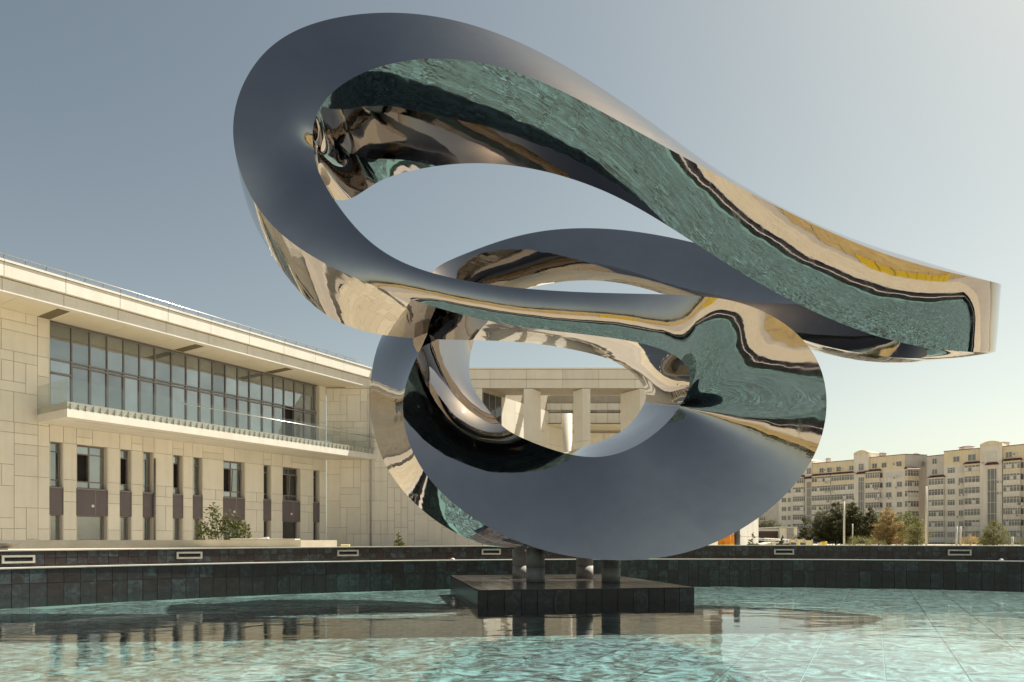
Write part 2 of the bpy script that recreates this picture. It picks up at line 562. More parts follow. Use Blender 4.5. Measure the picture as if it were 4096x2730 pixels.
# ------------------------------------------------------------------ levels
Z_WATER, Z_FLOOR = -0.935, -1.12
Z_IN, Z_TERRACE, Z_GROUND = -0.455, -0.21, -0.95
PC, PR = (4.1, 0.0), 16.85        # centre and radius of the pool's round side
NEAR = -2.2                       # straight near edge
def z_out(ang):                   # top of the outer wall: falls a little towards the left end
    t = min(max((ang - R(95)) / R(45), 0), 1)
    return -0.115 - 0.05 * t

# ================================================================== SETTING
def arc(r, n=96, near=NEAR):
    a0 = math.asin((near - PC[1]) / r)
    return [(PC[0] + r * math.cos(a0 + (math.pi - 2 * a0) * i / n), PC[1] + r * math.sin(a0 + (math.pi - 2 * a0) * i / n)) for i in range(n + 1)]
ground = MB()                       # one sheet out to the horizon, left open where the pool basin is sunk into it
inner_a = arc(19.0, 96, -4.0)
loop = inner_a + [(inner_a[-1][0] + (inner_a[0][0] - inner_a[-1][0]) * i / 30, -4.0) for i in range(1, 30)]
def out_ring(r):
    L = []
    for x, y in loop:
        dx, dy = x - 4.0, y - 6.0
        d = math.hypot(dx, dy); L.append((4.0 + dx / d * r, 6.0 + dy / d * r))
    return L
rings = [loop, out_ring(45), out_ring(140), out_ring(500), out_ring(1800)]
for A_, B_ in zip(rings, rings[1:]):
    for i in range(len(loop)):
        j = (i + 1) % len(loop)
        ground.poly([(*A_[i], Z_GROUND), (*B_[i], Z_GROUND), (*B_[j], Z_GROUND), (*A_[j], Z_GROUND)])
tag(ground.build('ground', M['earth']), kind='structure')

# terrace round the pool, a raised paved ring with its own edge
ter = MB()
ri = arc(PR + 0.62, 96, NEAR - 1.62)
li = [(ri[-1][0] + (ri[0][0] - ri[-1][0]) * i / 30, NEAR - 1.62) for i in range(1, 30)]
inner_loop = ri + li
def out_pt(p):
    x, y = p
    if y <= NEAR - 1.6: return (x * 1.0 + (x - PC[0]) * 0.38, -15.0)
    dx, dy = x - PC[0], y - PC[1]
    d = math.hypot(dx, dy); return (PC[0] + dx / d * (d + 6.4), PC[1] + dy / d * (d + 6.4))
outer_loop = [out_pt(p) for p in inner_loop]
n = len(inner_loop)
for i in range(n):
    j = (i + 1) % n
    ter.poly([(*inner_loop[i], Z_TERRACE), (*outer_loop[i], Z_TERRACE), (*outer_loop[j], Z_TERRACE), (*inner_loop[j], Z_TERRACE)])
    ter.poly([(*outer_loop[i], Z_TERRACE), (*outer_loop[i], Z_GROUND - 0.2), (*outer_loop[j], Z_GROUND - 0.2), (*outer_loop[j], Z_TERRACE)])
    ter.poly([(*inner_loop[i], Z_TERRACE), (*inner_loop[j], Z_TERRACE), (*inner_loop[j], -1.5), (*inner_loop[i], -1.5)])
tag(ter.build('terrace', M['paving']), kind='structure')

# pool floor: slabs seen through the water, one by one where they are large enough
base = MB()
pb = arc(PR + 0.1, 96, NEAR - 0.1)
base.poly([(x, y, Z_FLOOR - 0.012) for x, y in pb])
floor_o = tag(base.build('pool_floor', M['floor_grout']), kind='structure')
S = 0.6
rot = R(-28)
ca, sa = math.cos(rot), math.sin(rot)
cells = []
for i in range(-50, 51):
    for j in range(-50, 51):
        cx, cy = i * S, j * S
        x, y = cx * ca - cy * sa + 4, cx * sa + cy * ca + 8
        if math.hypot(x - PC[0], y - PC[1]) < PR - 0.5 and y > NEAR + 0.5:
            cells.append((x, y))
cells.sort(key=lambda c: (0 if c[1] > 4 and abs(c[0] / max(c[1], .1)) < 0.85 else 1, c[1]))
fm = MB()
h = S / 2 - 0.006
fm.hexa([(-h, -h, 0), (h, -h, 0), (h, h, 0), (-h, h, 0), (-h, -h, 0.012), (h, -h, 0.012), (h, h, 0.012), (-h, h, 0.012)])
slab0 = fm.build('floor_slab', M['floor_tile'], floor_o)
rest = MB()
for k, (x, y) in enumerate(cells):
    dz = rng.uniform(-0.0015, 0.0015)
    if k < 299:
        o = slab0 if k == 0 else slab0.copy()
        if k: col.objects.link(o)
        o.parent = floor_o
        o.location = (x, y, Z_FLOOR - 0.012 + dz); o.rotation_euler = (0, 0, rot)
    else:
        q = [(x + a * ca - b * sa, y + a * sa + b * ca) for a, b in ((-h, -h), (h, -h), (h, h), (-h, h))]
        rest.poly([(*p, Z_FLOOR + dz) for p in q])
tag(rest.build('floor_slab', M['floor_tile'], floor_o, recalc=False), kind='stuff')

# water
wt = MB()
wt.poly([(x, y, Z_WATER) for x, y in arc(PR - 0.005, 128, NEAR + 0.005)])
tag(wt.build('water', M['water'], recalc=False), kind='structure')

# ------------------------------------------------------------------ pool walls
def ring_strip(mb, r0, r1, zf0, zf1, near0, near1, n=120, mi=0):
    """closed wall ring between radii r0<r1 from zf0 to zf1 (functions of angle), with its straight near side"""
    def lp(r, near):
        a0 = math.asin((near - PC[1]) / r)
        L = []
        for i in range(n + 1):
            a = a0 + (math.pi - 2 * a0) * i / n
            L.append((PC[0] + r * math.cos(a), PC[1] + r * math.sin(a), a))
        m = 30
        for i in range(1, m):
            x = L[n][0] + (L[0][0] - L[n][0]) * i / m
            L.append((x, near, R(180) if x < PC[0] else 0.0))
        return L
    A, B = lp(r0, near0), lp(r1, near1)
    k = len(A)
    for i in range(k):
        j = (i + 1) % k
        a, b, c, d = A[i], A[j], B[j], B[i]
        for (p, q, zp, zq) in ((a, b, 0, 0),):
            pass
        z0a, z0b, z1a, z1b = zf0(a[2]), zf0(b[2]), zf1(a[2]), zf1(b[2])
        mb.poly([(a[0], a[1], z0a), (b[0], b[1], z0b), (b[0], b[1], z1b), (a[0], a[1], z1a)], mi)
        mb.poly([(d[0], d[1], z1a), (c[0], c[1], z1b), (c[0], c[1], z0b), (d[0], d[1], z0a)], mi)
        mb.poly([(a[0], a[1], z1a), (b[0], b[1], z1b), (c[0], c[1], z1b), (d[0], d[1], z1a)], mi)
        mb.poly([(a[0], a[1], z0a), (d[0], d[1], z0a), (c[0], c[1], z0b), (b[0], b[1], z0b)], mi)

wall_in = empty('pool_wall', (PC[0], PC[1] + PR, Z_FLOOR), 'low curved inner pool wall of square dark slate tiles with thin pale coping, at the water', 'wall')
b1 = MB(); ring_strip(b1, PR, PR + 0.26, lambda a: Z_FLOOR - 0.1, lambda a: Z_IN - 0.022, NEAR, NEAR - 0.26)
b1.build('wall_core', M['grout'], wall_in)
b2 = MB(); ring_strip(b2, PR - 0.03, PR + 0.27, lambda a: Z_IN - 0.02, lambda a: Z_IN, NEAR + 0.03, NEAR - 0.27)
b2.build('coping', M['coping'], wall_in, recalc=True)
wall_out = empty('pool_wall', (PC[0], PC[1] + PR + 0.3, Z_IN), 'upper outer pool wall of small teal and brown tiles with metal slot openings, behind the inner wall', 'wall')
b3 = MB(); ring_strip(b3, PR + 0.3, PR + 0.60, lambda a: -1.3, lambda a: z_out(a) - 0.022, NEAR - 1.3, NEAR - 1.60)
b3.build('wall_core', M['grout'], wall_out)
b4 = MB(); ring_strip(b4, PR + 0.275, PR + 0.64, lambda a: z_out(a) - 0.02, lambda a: z_out(a), NEAR - 1.275, NEAR - 1.64)
b4.build('coping', M['coping'], wall_out)
b5 = MB(); ring_strip(b5, PR + 0.262, PR + 0.298, lambda a: Z_IN - 0.3, lambda a: Z_IN - 0.03, NEAR - 0.262, NEAR - 1.298)
b5.build('gutter', M['tile'], wall_out)

def tile_mesh(name, w, h, m):
    mb = MB()
    a, t, bv = w / 2 - 0.002, 0.012, 0.003
    hh = h / 2 - 0.002
    # bevelled plate, local: x along, y outwards (negative = towards the pool), z up
    mb.hexa([(-a, 0, -hh), (a, 0, -hh), (a, 0, hh), (-a, 0, hh),
             (-a + bv, -t, -hh + bv), (a - bv, -t, -hh + bv), (a - bv, -t, hh - bv), (-a + bv, -t, hh - bv)])
    o = mb.build(name, m)
    return o

def tile_ring(wall, name, r, w, h, ztop, rows, amin, amax, limit, jitter=0.0015):
    """tiles on the wall face from angle amin to amax, 300 nearest as parts, the rest joined"""
    nt_ = int(round((amax - amin) * r / w))
    proto = tile_mesh(name, (amax - amin) * r / nt_, h, M['tile'])
    spots = []
    for i in range(nt_):
        a = amin + (i + 0.5) * (amax - amin) / nt_
        for k in range(rows):
            p = Vector((PC[0] + r * math.cos(a), PC[1] + r * math.sin(a), ztop(a) - (k + 0.5) * h))
            vis = 0 if (p.y > 2 and abs(p.x / p.y) < 0.78) else 1
            spots.append((k + vis * 10, p.length, p, a))
    spots.sort(key=lambda s: (s[0] >= 10, s[0], s[1]))
    rest = MB()
    aa, t, bv = (amax - amin) * r / nt_ / 2 - 0.002, 0.012, 0.003
    hh = h / 2 - 0.002
    first = True
    for q, (_, _, p, a) in enumerate(spots):
        rz = a - math.pi / 2
        d = rng.uniform(-jitter, jitter)
        if q < limit:
            o = proto if first else proto.copy()
            if not first: col.objects.link(o)
            first = False
            o.parent = wall
            o.matrix_parent_inverse = world_of(wall).inverted()
            o.location = (p.x - math.cos(a) * d, p.y - math.sin(a) * d, p.z)
            o.rotation_euler = (0, 0, rz)
        else:
            c, s = math.cos(rz), math.sin(rz)
            def g(x, y, z): return (p.x + x * c - y * s, p.y + x * s + y * c, p.z + z)
            rest.poly([g(-aa, -t, -hh), g(aa, -t, -hh), g(aa, -t, hh), g(-aa, -t, hh)], 0, rng.random())
    if rest.f:
        tag(rest.build(name, M['tile'], wall, recalc=False, attr="tile_rand"), kind='stuff')
A0, A1 = R(-6), R(186)
tile_ring(wall_in, 'tile', PR, 0.25, 0.25, lambda a: Z_IN - 0.024, 3, A0, A1, 299)
tile_ring(wall_out, 'tile', PR + 0.3, 0.165, 0.12, lambda a: z_out(a) - 0.024, 3, A0, A1, 299)
# straight near side, tiled as well
near_tiles = MB()
for i in range(120):
    for k in range(3):
        x = PC[0] - 16.4 + i * 0.275
        near_tiles.poly([(x, NEAR + 0.012, Z_IN - 0.03 - k * 0.25), (x, NEAR + 0.012, Z_IN - 0.025 - (k + 1) * 0.25), (x + 0.27, NEAR + 0.012, Z_IN - 0.025 - (k + 1) * 0.25), (x + 0.27, NEAR + 0.012, Z_IN - 0.03 - k * 0.25)], 0, rng.random())
for i in range(124):
    for k in range(2):
        x = PC[0] - 16.9 + i * 0.275
        near_tiles.poly([(x, NEAR - 1.288, -0.15 - k * 0.165), (x, NEAR - 1.288, -0.145 - (k + 1) * 0.165), (x + 0.27, NEAR - 1.288, -0.145 - (k + 1) * 0.165), (x + 0.27, NEAR - 1.288, -0.15 - k * 0.165)], 0, rng.random())
tag(near_tiles.build('near_tile', M['tile'], wall_in, attr="tile_rand"), kind='stuff')

# metal slot openings (skimmers) in the outer wall
def skimmer(xn, yn, label, wpx):
    u = (xn - 2048) / 2730.667
    # meet of the sight line with the outer wall
    a_, b_, c_ = 1 + u * u, -2 * u * PC[0], PC[0] ** 2 - (PR + 0.285) ** 2
    Y = (-b_ + math.sqrt(b_ * b_ - 4 * a_ * c_)) / (2 * a_)
    p = at(xn, yn, Y)
    a = math.atan2(p.y - PC[1], p.x - PC[0])
    e = empty('skimmer', p, label, 'skimmer', 'metal slot openings in the outer pool wall')
    e.rotation_euler = (0, 0, a - math.pi / 2)
    W, H, fr = 0.235, 0.068, 0.034
    mb = MB()
    y0, y1 = -0.045, 0.02
    for (xa, xb, za, zb) in ((-W, W, H - fr, H), (-W, W, -H, -H + fr), (-W, -W + fr, -H + fr, H - fr), (W - fr, W, -H + fr, H - fr)):
        mb.box(xa, xb, y0, y1, za, zb)
    f = mb.build('frame', M['slot_frame'])
    f.parent = e
    mb = MB(); mb.box(-W + fr, W - fr, -0.013, 0.015, -H + fr, H - fr)
    s = mb.build('slot', M['black']); s.parent = e
    mb = MB(); mb.box(-W + fr, W - fr, -0.02, -0.014, -0.004 - 0.014, 0.004 - 0.014)
    l = mb.build('weir_flap', M['grey_metal']); l.parent = e
for xn, yn, lb in ((73, 2237, 'metal slot opening at the far left end of the tiled outer wall'),
                   (757, 2221, 'metal slot opening in the outer wall below the leafy shrub'),
                   (1391, 2212, 'metal slot opening in the outer wall below the yellow foam roll'),
                   (1964, 2207, 'metal slot opening just left of the concrete columns, under the sculpture'),
                   (3135, 2207, 'metal slot opening in the outer wall below the white van'),
                   (3837, 2210, 'metal slot opening farthest right in the outer wall')):
    skimmer(xn, yn, lb, 78)

# ------------------------------------------------------------------ pedestal
PA = Vector((-0.504, 10.0)); pang = R(10.5)
pu = Vector((math.cos(pang), math.sin(pang))); pv = Vector((-math.sin(pang), math.cos(pang)))
PW, PL, PZ = 3.4, 4.25, -0.725
ped = empty('pedestal', (PA.x + pu.x * PW / 2 + pv.x * PL / 2, PA.y + pu.y * PW / 2 + pv.y * PL / 2, Z_FLOOR), 'low rectangular pedestal clad in dark slate tiles standing in the pool', 'pedestal')
mb = MB(); mb.slab(PA, pu, pv, 0.013, PW - 0.013, 0.013, PL - 0.013, Z_FLOOR - 0.05, PZ - 0.013)
mb.build('core', M['grout'], ped)
T = 0.25
def plate(mb, o, ex, ey, en, a0, a1, b0, b1, t=0.012, bv=0.003):
    def q(a, b, h): return o + ex * a + ey * b + en * h
    g = 0.002
    mb.hexa([q(a0 + g, b0 + g, 0), q(a1 - g, b0 + g, 0), q(a1 - g, b1 - g, 0), q(a0 + g, b1 - g, 0),
             q(a0 + g + bv, b0 + g + bv, t), q(a1 - g - bv, b0 + g + bv, t), q(a1 - g - bv, b1 - g - bv, t), q(a0 + g + bv, b1 - g - bv, t)])
u3, v3, z3 = Vector((*pu, 0)), Vector((*pv, 0)), Vector((0, 0, 1))
O3 = Vector((PA.x, PA.y, 0))
def cuts(total, first):
    L = [0.0]; x = first
    while x < total - 0.02: L.append(x); x += T
    L.append(total); return L
cu, cv = cuts(PW, 0.15), cuts(PL, T)
for i in range(len(cu) - 1):
    for j in range(len(cv) - 1):
        mb = MB(); plate(mb, O3 + z3 * (PZ - 0.013 + rng.uniform(-.0008, .0008)), u3, v3, z3, cu[i], cu[i + 1], cv[j], cv[j + 1])
        mb.build('top_tile', M['tile_top'], ped)
for i in range(len(cu) - 1):
    for k in range(2):
        z1 = PZ - 0.014 - k * T
        mb = MB(); plate(mb, O3 + v3 * 0.013, u3, z3, -v3, cu[i], cu[i + 1], max(z1 - T, Z_FLOOR), z1)
        mb.build('side_tile', M['tile_side'], ped)
for j in range(len(cv) - 1):
    for k in range(2):
        z1 = PZ - 0.014 - k * T
        for (off, nn) in ((0.013, -u3), (PW - 0.013, u3)):
            mb = MB(); plate(mb, O3 + u3 * off, v3, z3, nn, cv[j], cv[j + 1], max(z1 - T, Z_FLOOR), z1)
            mb.build('side_tile', M['tile_side'], ped)

# ================================================================== SCULPTURE
SCULPT = [
 [(7.854,11.395,4.193),(7.218,10.220,3.867),(5.671,10.032,4.149),(3.923,10.121,4.958),(1.958,10.237,6.092),(-0.071,10.360,7.149),(-1.844,10.689,7.476),(-2.949,11.037,7.197),(-3.257,11.157,6.686),(-3.260,11.258,6.391),(-3.114,11.038,5.938),(-2.640,10.769,5.146),(-1.675,10.340,4.224),(-0.073,9.988,3.714),(1.566,9.941,3.600),(2.814,10.288,3.683),(3.733,10.208,3.434),(4.482,9.942,2.536),(4.438,10.222,1.120),(3.154,10.682,-0.040),(1.517,11.019,-0.313),(0.015,11.036,0.023),(-1.309,11.053,0.961),(-1.786,11.191,2.238),(-1.492,11.443,3.297),(-1.371,11.869,4.127),(-1.476,12.564,4.919),(-0.841,13.145,5.545),(0.531,13.266,6.003),(2.350,13.236,5.995),(4.220,13.032,5.496),(5.759,12.493,4.824),(6.663,11.817,4.354)],
 [(6.778,11.409,4.152),(6.915,11.170,4.378),(5.907,11.022,4.720),(4.291,11.109,5.425),(2.429,11.096,6.680),(0.402,11.133,7.991),(-1.615,11.200,8.642),(-3.393,11.302,8.520),(-4.267,11.154,7.683),(-4.451,10.902,6.453),(-4.091,11.033,5.360),(-3.141,10.850,4.500),(-1.797,10.424,3.773),(-0.133,10.081,3.202),(1.521,10.043,2.972),(2.641,10.524,2.747),(2.808,10.995,2.338),(2.757,11.176,2.232),(2.734,11.266,2.153),(2.268,11.242,1.698),(1.376,11.443,1.398),(0.356,11.704,1.682),(-0.179,11.977,2.018),(-0.497,12.463,2.469),(-0.756,12.824,2.947),(-0.783,12.997,3.579),(-0.565,12.860,4.236),(-0.317,12.916,4.759),(0.690,13.012,5.127),(2.188,13.037,5.070),(3.792,12.908,4.516),(5.306,12.606,3.732),(6.446,12.014,3.255)],
 [(6.994,11.530,3.115),(6.667,11.517,3.436),(5.589,11.441,3.777),(3.862,11.615,4.682),(2.111,11.767,6.095),(0.243,12.194,7.140),(-1.445,12.526,7.694),(-2.953,12.669,7.796),(-4.134,12.541,7.248),(-4.798,12.194,6.416),(-4.317,12.456,5.119),(-3.130,12.208,3.926),(-1.494,11.794,3.483),(0.085,11.413,3.320),(1.273,11.409,3.134),(1.882,11.836,3.048),(2.379,12.691,2.968),(2.623,13.386,2.797),(2.503,13.473,2.518),(2.119,13.069,2.107),(1.402,12.877,1.783),(0.409,12.938,1.494),(-0.203,13.284,1.386),(-1.050,13.818,1.652),(-1.916,14.149,2.368),(-1.986,14.345,3.285),(-1.279,14.295,4.087),(-0.539,14.194,4.816),(0.658,14.174,5.312),(2.275,14.143,5.327),(4.047,14.027,4.709),(5.819,13.682,3.865),(7.295,12.824,3.338)],
 [(8.071,11.517,3.156),(6.971,10.567,2.926),(5.354,10.451,3.206),(3.494,10.626,4.215),(1.640,10.909,5.507),(-0.231,11.421,6.297),(-1.674,12.015,6.529),(-2.509,12.404,6.472),(-3.123,12.544,6.251),(-3.606,12.550,6.354),(-3.340,12.461,5.697),(-2.628,12.127,4.572),(-1.372,11.710,3.935),(0.146,11.319,3.832),(1.318,11.307,3.763),(2.055,11.601,3.984),(3.304,11.904,4.063),(4.348,12.151,3.100),(4.207,12.429,1.485),(3.005,12.509,0.369),(1.543,12.454,0.072),(0.068,12.269,-0.166),(-1.333,12.360,0.329),(-2.338,12.546,1.421),(-2.652,12.768,2.718),(-2.574,13.217,3.833),(-2.191,13.998,4.771),(-1.063,14.424,5.601),(0.499,14.428,6.188),(2.436,14.342,6.252),(4.475,14.151,5.690),(6.273,13.569,4.958),(7.512,12.626,4.436)],
]

def spline_edge():
    K = np.array(SCULPT)                    # the four edges are one closed line that goes round four times
    n = K.shape[1]; P = K.reshape(4 * n, 3); m = 4 * n
    A = np.zeros((m, m)); B = np.zeros((m, m))
    for i in range(m):
        A[i, (i - 1) % m] = 1; A[i, i] = 4; A[i, (i + 1) % m] = 1
        B[i, (i + 1) % m] = 3; B[i, (i - 1) % m] = -3
    D = np.linalg.solve(A, B @ P)
    SUB = 16
    t = (np.arange(SUB) / SUB)[:, None]
    out = []
    for i in range(m):
        j = (i + 1) % m
        out.append((2*t**3-3*t**2+1)*P[i] + (t**3-2*t**2+t)*D[i] + (-2*t**3+3*t**2)*P[j] + (t**3-t**2)*D[j])
    return np.concatenate(out).reshape(4, n * SUB, 3)
E4 = spline_edge()
ns = E4.shape[1]
W = 12
sv, sf, sharp = [], [], []
# one vertex row per edge plus rows across each face; the last station joins the next edge's first
def edge_pt(k, i):
    if i >= ns: k, i = (k + 1) % 4, i - ns
    return E4[k, i]
# the four faces are slightly cushioned; more so where the band runs level across the middle
PIL = np.full((4, ns // 16), 0.028)
PIL[0, 11:17] = (0.04, 0.075, 0.095, 0.08, 0.035, 0.015)
PIL[1, :] = 0.012; PIL[2, :] = 0.012
PIL[0, 6:11] = 0.006
PIL[3, 0:5] = (0.03, 0.045, 0.05, 0.045, 0.035)
PIL[0, 17:26] = (0.005, 0.0, 0.005, 0.018, 0.034, 0.042, 0.042, 0.036, 0.03)
def pillow(k, i):
    n = PIL.size; f = PIL.ravel(); q = k * (ns // 16) + i / 16.0
    j = int(q); return f[j % n] * (1 - (q - j)) + f[(j + 1) % n] * (q - j)
idx = {}
def vid(k, i, w):
    """face k runs from edge k to edge k+1"""
    if i >= ns: k, i = (k + 1) % 4, i - ns
    if w == W: k, w = (k + 1) % 4, 0
    key = (k, i, w)
    if key not in idx:
        a, b = E4[k, i], E4[(k + 1) % 4, i]
        c = (E4[(k + 2) % 4, i] + E4[(k + 3) % 4, i]) / 2
        out = (a + b) / 2 - c; out = out / np.linalg.norm(out)
        t = w / W
        idx[key] = len(sv)
        sv.append(tuple(a + (b - a) * t + out * (4 * t * (1 - t) * pillow(k, i) * np.linalg.norm(b - a))))
    return idx[key]
for k in range(4):
    for i in range(ns):
        for w in range(W):
            sf.append((vid(k, i, w), vid(k, i, w + 1), vid(k, i + 1, w + 1), vid(k, i + 1, w)))
me = bpy.data.meshes.new('ribbon')
me.from_pydata(sv, [], sf)
me.materials.append(M['chrome'])
bm = bmesh.new(); bm.from_mesh(me)
bmesh.ops.recalc_face_normals(bm, faces=bm.faces)
edge_ids = set()
for k in range(4):
    for i in range(ns):
        edge_ids.add(vid(k, i, 0))
bm.verts.ensure_lookup_table()
for e in bm.edges:
    a, b = e.verts
    if a.index in edge_ids and b.index in edge_ids: e.smooth = False
for f in bm.faces: f.smooth = True
bvh = BVHTree.FromBMesh(bm)
bm.to_mesh(me); bm.free()
sculpture = empty('sculpture', (1.0, 12.8, PZ), 'huge mirror polished steel knot sculpture of one twisted square band looping above the pool', 'sculpture')
link('ribbon', me, sculpture)

# four concrete columns carry it
for (x, y, lb) in ((0.41, 11.93, 'front left concrete column under the sculpture'), (1.73, 11.93, 'front right concrete column under the sculpture'),
                   (0.17, 13.2, 'back left concrete column half hidden behind the front left one'), (1.405, 13.2, 'back right concrete column under the sculpture')):
    r = 0.163
    seg = 40
    top = []
    mid = bvh.ray_cast(Vector((x, y, PZ)), Vector((0, 0, 1)))
    ztop = mid[0].z + 0.06 if mid[0] is not None and mid[0].z < 0.2 else 0.06
    for j in range(seg):
        w = 2 * math.pi * j / seg
        hit = bvh.ray_cast(Vector((x + r * math.cos(w), y + r * math.sin(w), PZ)), Vector((0, 0, 1)))
        top.append(min(hit[0].z + 0.015, ztop) if hit[0] is not None else ztop)
    e = empty('support_column', (x, y, PZ), lb, 'column', 'concrete columns under the sculpture')
    zs = PZ + 0.245
    def drum(name, z0, z1f, rr):
        mb = MB()
        for j in range(seg):
            a, b = 2 * math.pi * j / seg, 2 * math.pi * (j + 1) / seg
            p, q = (x + rr * math.cos(a), y + rr * math.sin(a)), (x + rr * math.cos(b), y + rr * math.sin(b))
            mb.poly([(*p, z0), (*q, z0), (*q, z1f(j + 1)), (*p, z1f(j))])
            mb.poly([(*q, z0), (*p, z0), (x, y, z0)])
            mb.poly([(*p, z1f(j)), (*q, z1f(j + 1)), (x, y, (z1f(j) + z1f(j + 1)) / 2)])
        o = mb.build(name, M['concrete'], e)
        bm = bmesh.new(); bm.from_mesh(o.data)
        bmesh.ops.remove_doubles(bm, verts=bm.verts, dist=0.0002)
        bmesh.ops.recalc_face_normals(bm, faces=bm.faces)
        for f in bm.faces: f.smooth = abs(f.normal.z) < 0.5
        bm.to_mesh(o.data); bm.free()
        return o
    drum('lower_drum', PZ + 0.001, lambda j: zs - 0.004, r)
    drum('joint', zs - 0.004, lambda j: zs + 0.004, r - 0.006)
    drum('upper_drum', zs + 0.004, lambda j: max(top[j % seg], zs + 0.02), r)

# ================================================================== MUSEUM BUILDING (left wing, cross wing with portal)
C0 = -44.56                                  # left facade: X = 0.65 Y - 44.56
fu = Vector((0.65, 1.0)).normalized()        # along the facade, away from the camera
fn = Vector((fu.y, -fu.x))                   # out of the facade, towards the court
FO = Vector((C0 + 0.65 * 20.0, 20.0))        # facade origin, a = 0 at Y = 20
def fa(xn, off=0.0):
    """distance along the facade of a picture column, for a plane standing `off` in front of the wall"""
    u = (xn - 2048) / 2730.667
    c = C0 + off * (fn.x - 0.65 * fn.y)
    Y = -c / (0.65 - u)
    p = Vector((u * Y, Y)) - FO - fn * off
    return p.dot(fu)
A_END = (48.3 - 20.0) / fu.y                 # where the cross wing starts
museum = empty('museum_building', (-20, 40, Z_GROUND), 'long cream panelled museum building with balcony, brown spandrels and a roofed portal, behind the pool', 'building')
def fslab(a0, a1, p0, p1, z0, z1, mb=None):
    mb = mb or MB(); mb.slab(FO, fu, fn, a0, a1, p0, p1, z0, z1); return mb
# cross wing frame: front plane Y = 48.3
XO, xu, xn_ = Vector((0.0, 48.3)), Vector((1.0, 0.0)), Vector((0.0, -1.0))
def xslab(a0, a1, p0, p1, z0, z1, mb=None):
    mb = mb or MB(); mb.slab(XO, xu, xn_, a0, a1, p0, p1, z0, z1); return mb

GAP = 0.010
def panel(O, u, n, a0, a1, z0, z1, m='cream', t=0.035, parent=museum, name='wall_panel', p=0.0):
    if a1 - a0 < 0.05 or z1 - z0 < 0.05: return
    mb = MB(); mb.slab(O, u, n, a0 + GAP, a1 - GAP, p - 0.002, p + t, z0 + GAP, z1 - GAP)
    return mb.build(name, M[m], parent)

def random_panels(O, u, n, a0, a1, z0, z1, g=0.5, seed=1, parent=museum, m='cream', p=0.0):
    """pinwheel of slabs of mixed sizes on a grid"""
    r = random.Random(seed)
    na, nz = max(1, round((a1 - a0) / g)), max(1, round((z1 - z0) / g))
    da, dz = (a1 - a0) / na, (z1 - z0) / nz
    used = [[False] * na for _ in range(nz)]
    sizes = [(2, 3), (3, 2), (2, 2), (1, 3), (3, 1), (2, 1), (1, 2), (4, 1), (2, 4), (3, 3)]
    for j in range(nz):
        for i in range(na):
            if used[j][i]: continue
            r.shuffle(sizes)
            for w, h in sizes + [(1, 1)]:
                if i + w <= na and j + h <= nz and not any(used[j + y][i + x] for y in range(h) for x in range(w)):
                    for y in range(h):
                        for x in range(w): used[j + y][i + x] = True
                    panel(O, u, n, a0 + i * da, a0 + (i + w) * da, z0 + j * dz, z0 + (j + h) * dz, m, parent=parent, p=p)
                    break

# ---- left wing shell
ZR, ZS = 12.2, 10.86                        # roof edge, soffit
Z_HEAD, Z_SILL, Z_SP, Z_BAL = 4.87, 2.66, 1.28, 5.70
openings = [(197, 253, 0), (304, 431, 1), (478, 526, 0), (570, 615, 0), (690, 732, 0), (770, 810, 0), (891, 979, 1), (1052, 1084, 0), (1128, 1201, 1), (1251, 1278, 0)]
ops = [(fa(x0), fa(x1), w) for x0, x1, w in openings]
a_gl0, a_gl1 = fa(195), fa(1277)
shell = MB()
fslab(-6, A_END, -0.62, -0.55, Z_GROUND - .3, ZS + 0.6, shell)                 # deep backing behind windows
fslab(-6, A_END, -9.0, -8.9, Z_GROUND - .3, ZS + 0.6, shell)
edges = [-6.0] + [x for o in ops for x in o[:2]] + [A_END]
for a, b in zip(edges[0::2], edges[1::2]):
    fslab(a, b, -0.55, 0.0, Z_GROUND - .3, Z_BAL, shell)                         # piers
for a, b, w in ops:
    fslab(a, b, -0.55, 0.0, Z_HEAD, Z_BAL, shell)                                # heads
    fslab(a, b, -0.55, -0.09, Z_SP, Z_SILL, shell)
fslab(-6, a_gl0, -0.55, 0.0, Z_BAL, ZS, shell)
fslab(a_gl1, A_END, -0.55, 0.0, Z_BAL, ZS, shell)
shell.build('wall', M['joint'], museum)

# ---- panels on the left wing
random_panels(FO, fu, fn, a_gl0 - 12.0, a_gl0 - 6.0, Z_GROUND, ZS, 0.62, 3)
random_panels(FO, fu, fn, a_gl0 - 6.0, a_gl0 - 0.0, 5.6, ZS, 0.5, 5)
random_panels(FO, fu, fn, a_gl0 - 6.0, ops[0][0], Z_GROUND, 5.6, 0.5, 8)
piers = list(zip([o[1] for o in ops], [o[0] for o in ops[1:]] + [A_END - 0.02]))
rp = random.Random(4)
for a, b in piers:
    zs = [Z_GROUND, 0.55, 1.95, 2.45, 3.05, Z_HEAD]
    if b - a > 1.0:
        mid = a + (b - a) * 0.62
        for k in range(5):
            if k in (1, 3): panel(FO, fu, fn, a, mid, zs[k], zs[k + 1]); panel(FO, fu, fn, mid, b, zs[k], zs[k + 1])
            else: panel(FO, fu, fn, a, b, zs[k], zs[k + 1])
    else:
        for k in (0, 1, 2, 3, 4): panel(FO, fu, fn, a, b, zs[k], zs[k + 1])
xs = [ops[0][0]]
for a, b, w in ops:
    xs.append((a + b) / 2 if w else b)
xs = sorted(set(xs + [o[0] for o in ops[1:]] + [A_END - 0.02]))
for k, (a, b) in enumerate(zip(xs, xs[1:])):
    if k % 3 == 2:
        panel(FO, fu, fn, a, b, Z_HEAD, 5.25); panel(FO, fu, fn, a, b, 5.25, Z_BAL)
    else: panel(FO, fu, fn, a, b, Z_HEAD, Z_BAL)
random_panels(FO, fu, fn, a_gl1, A_END - 0.02, Z_BAL, ZS, 0.5, 11)
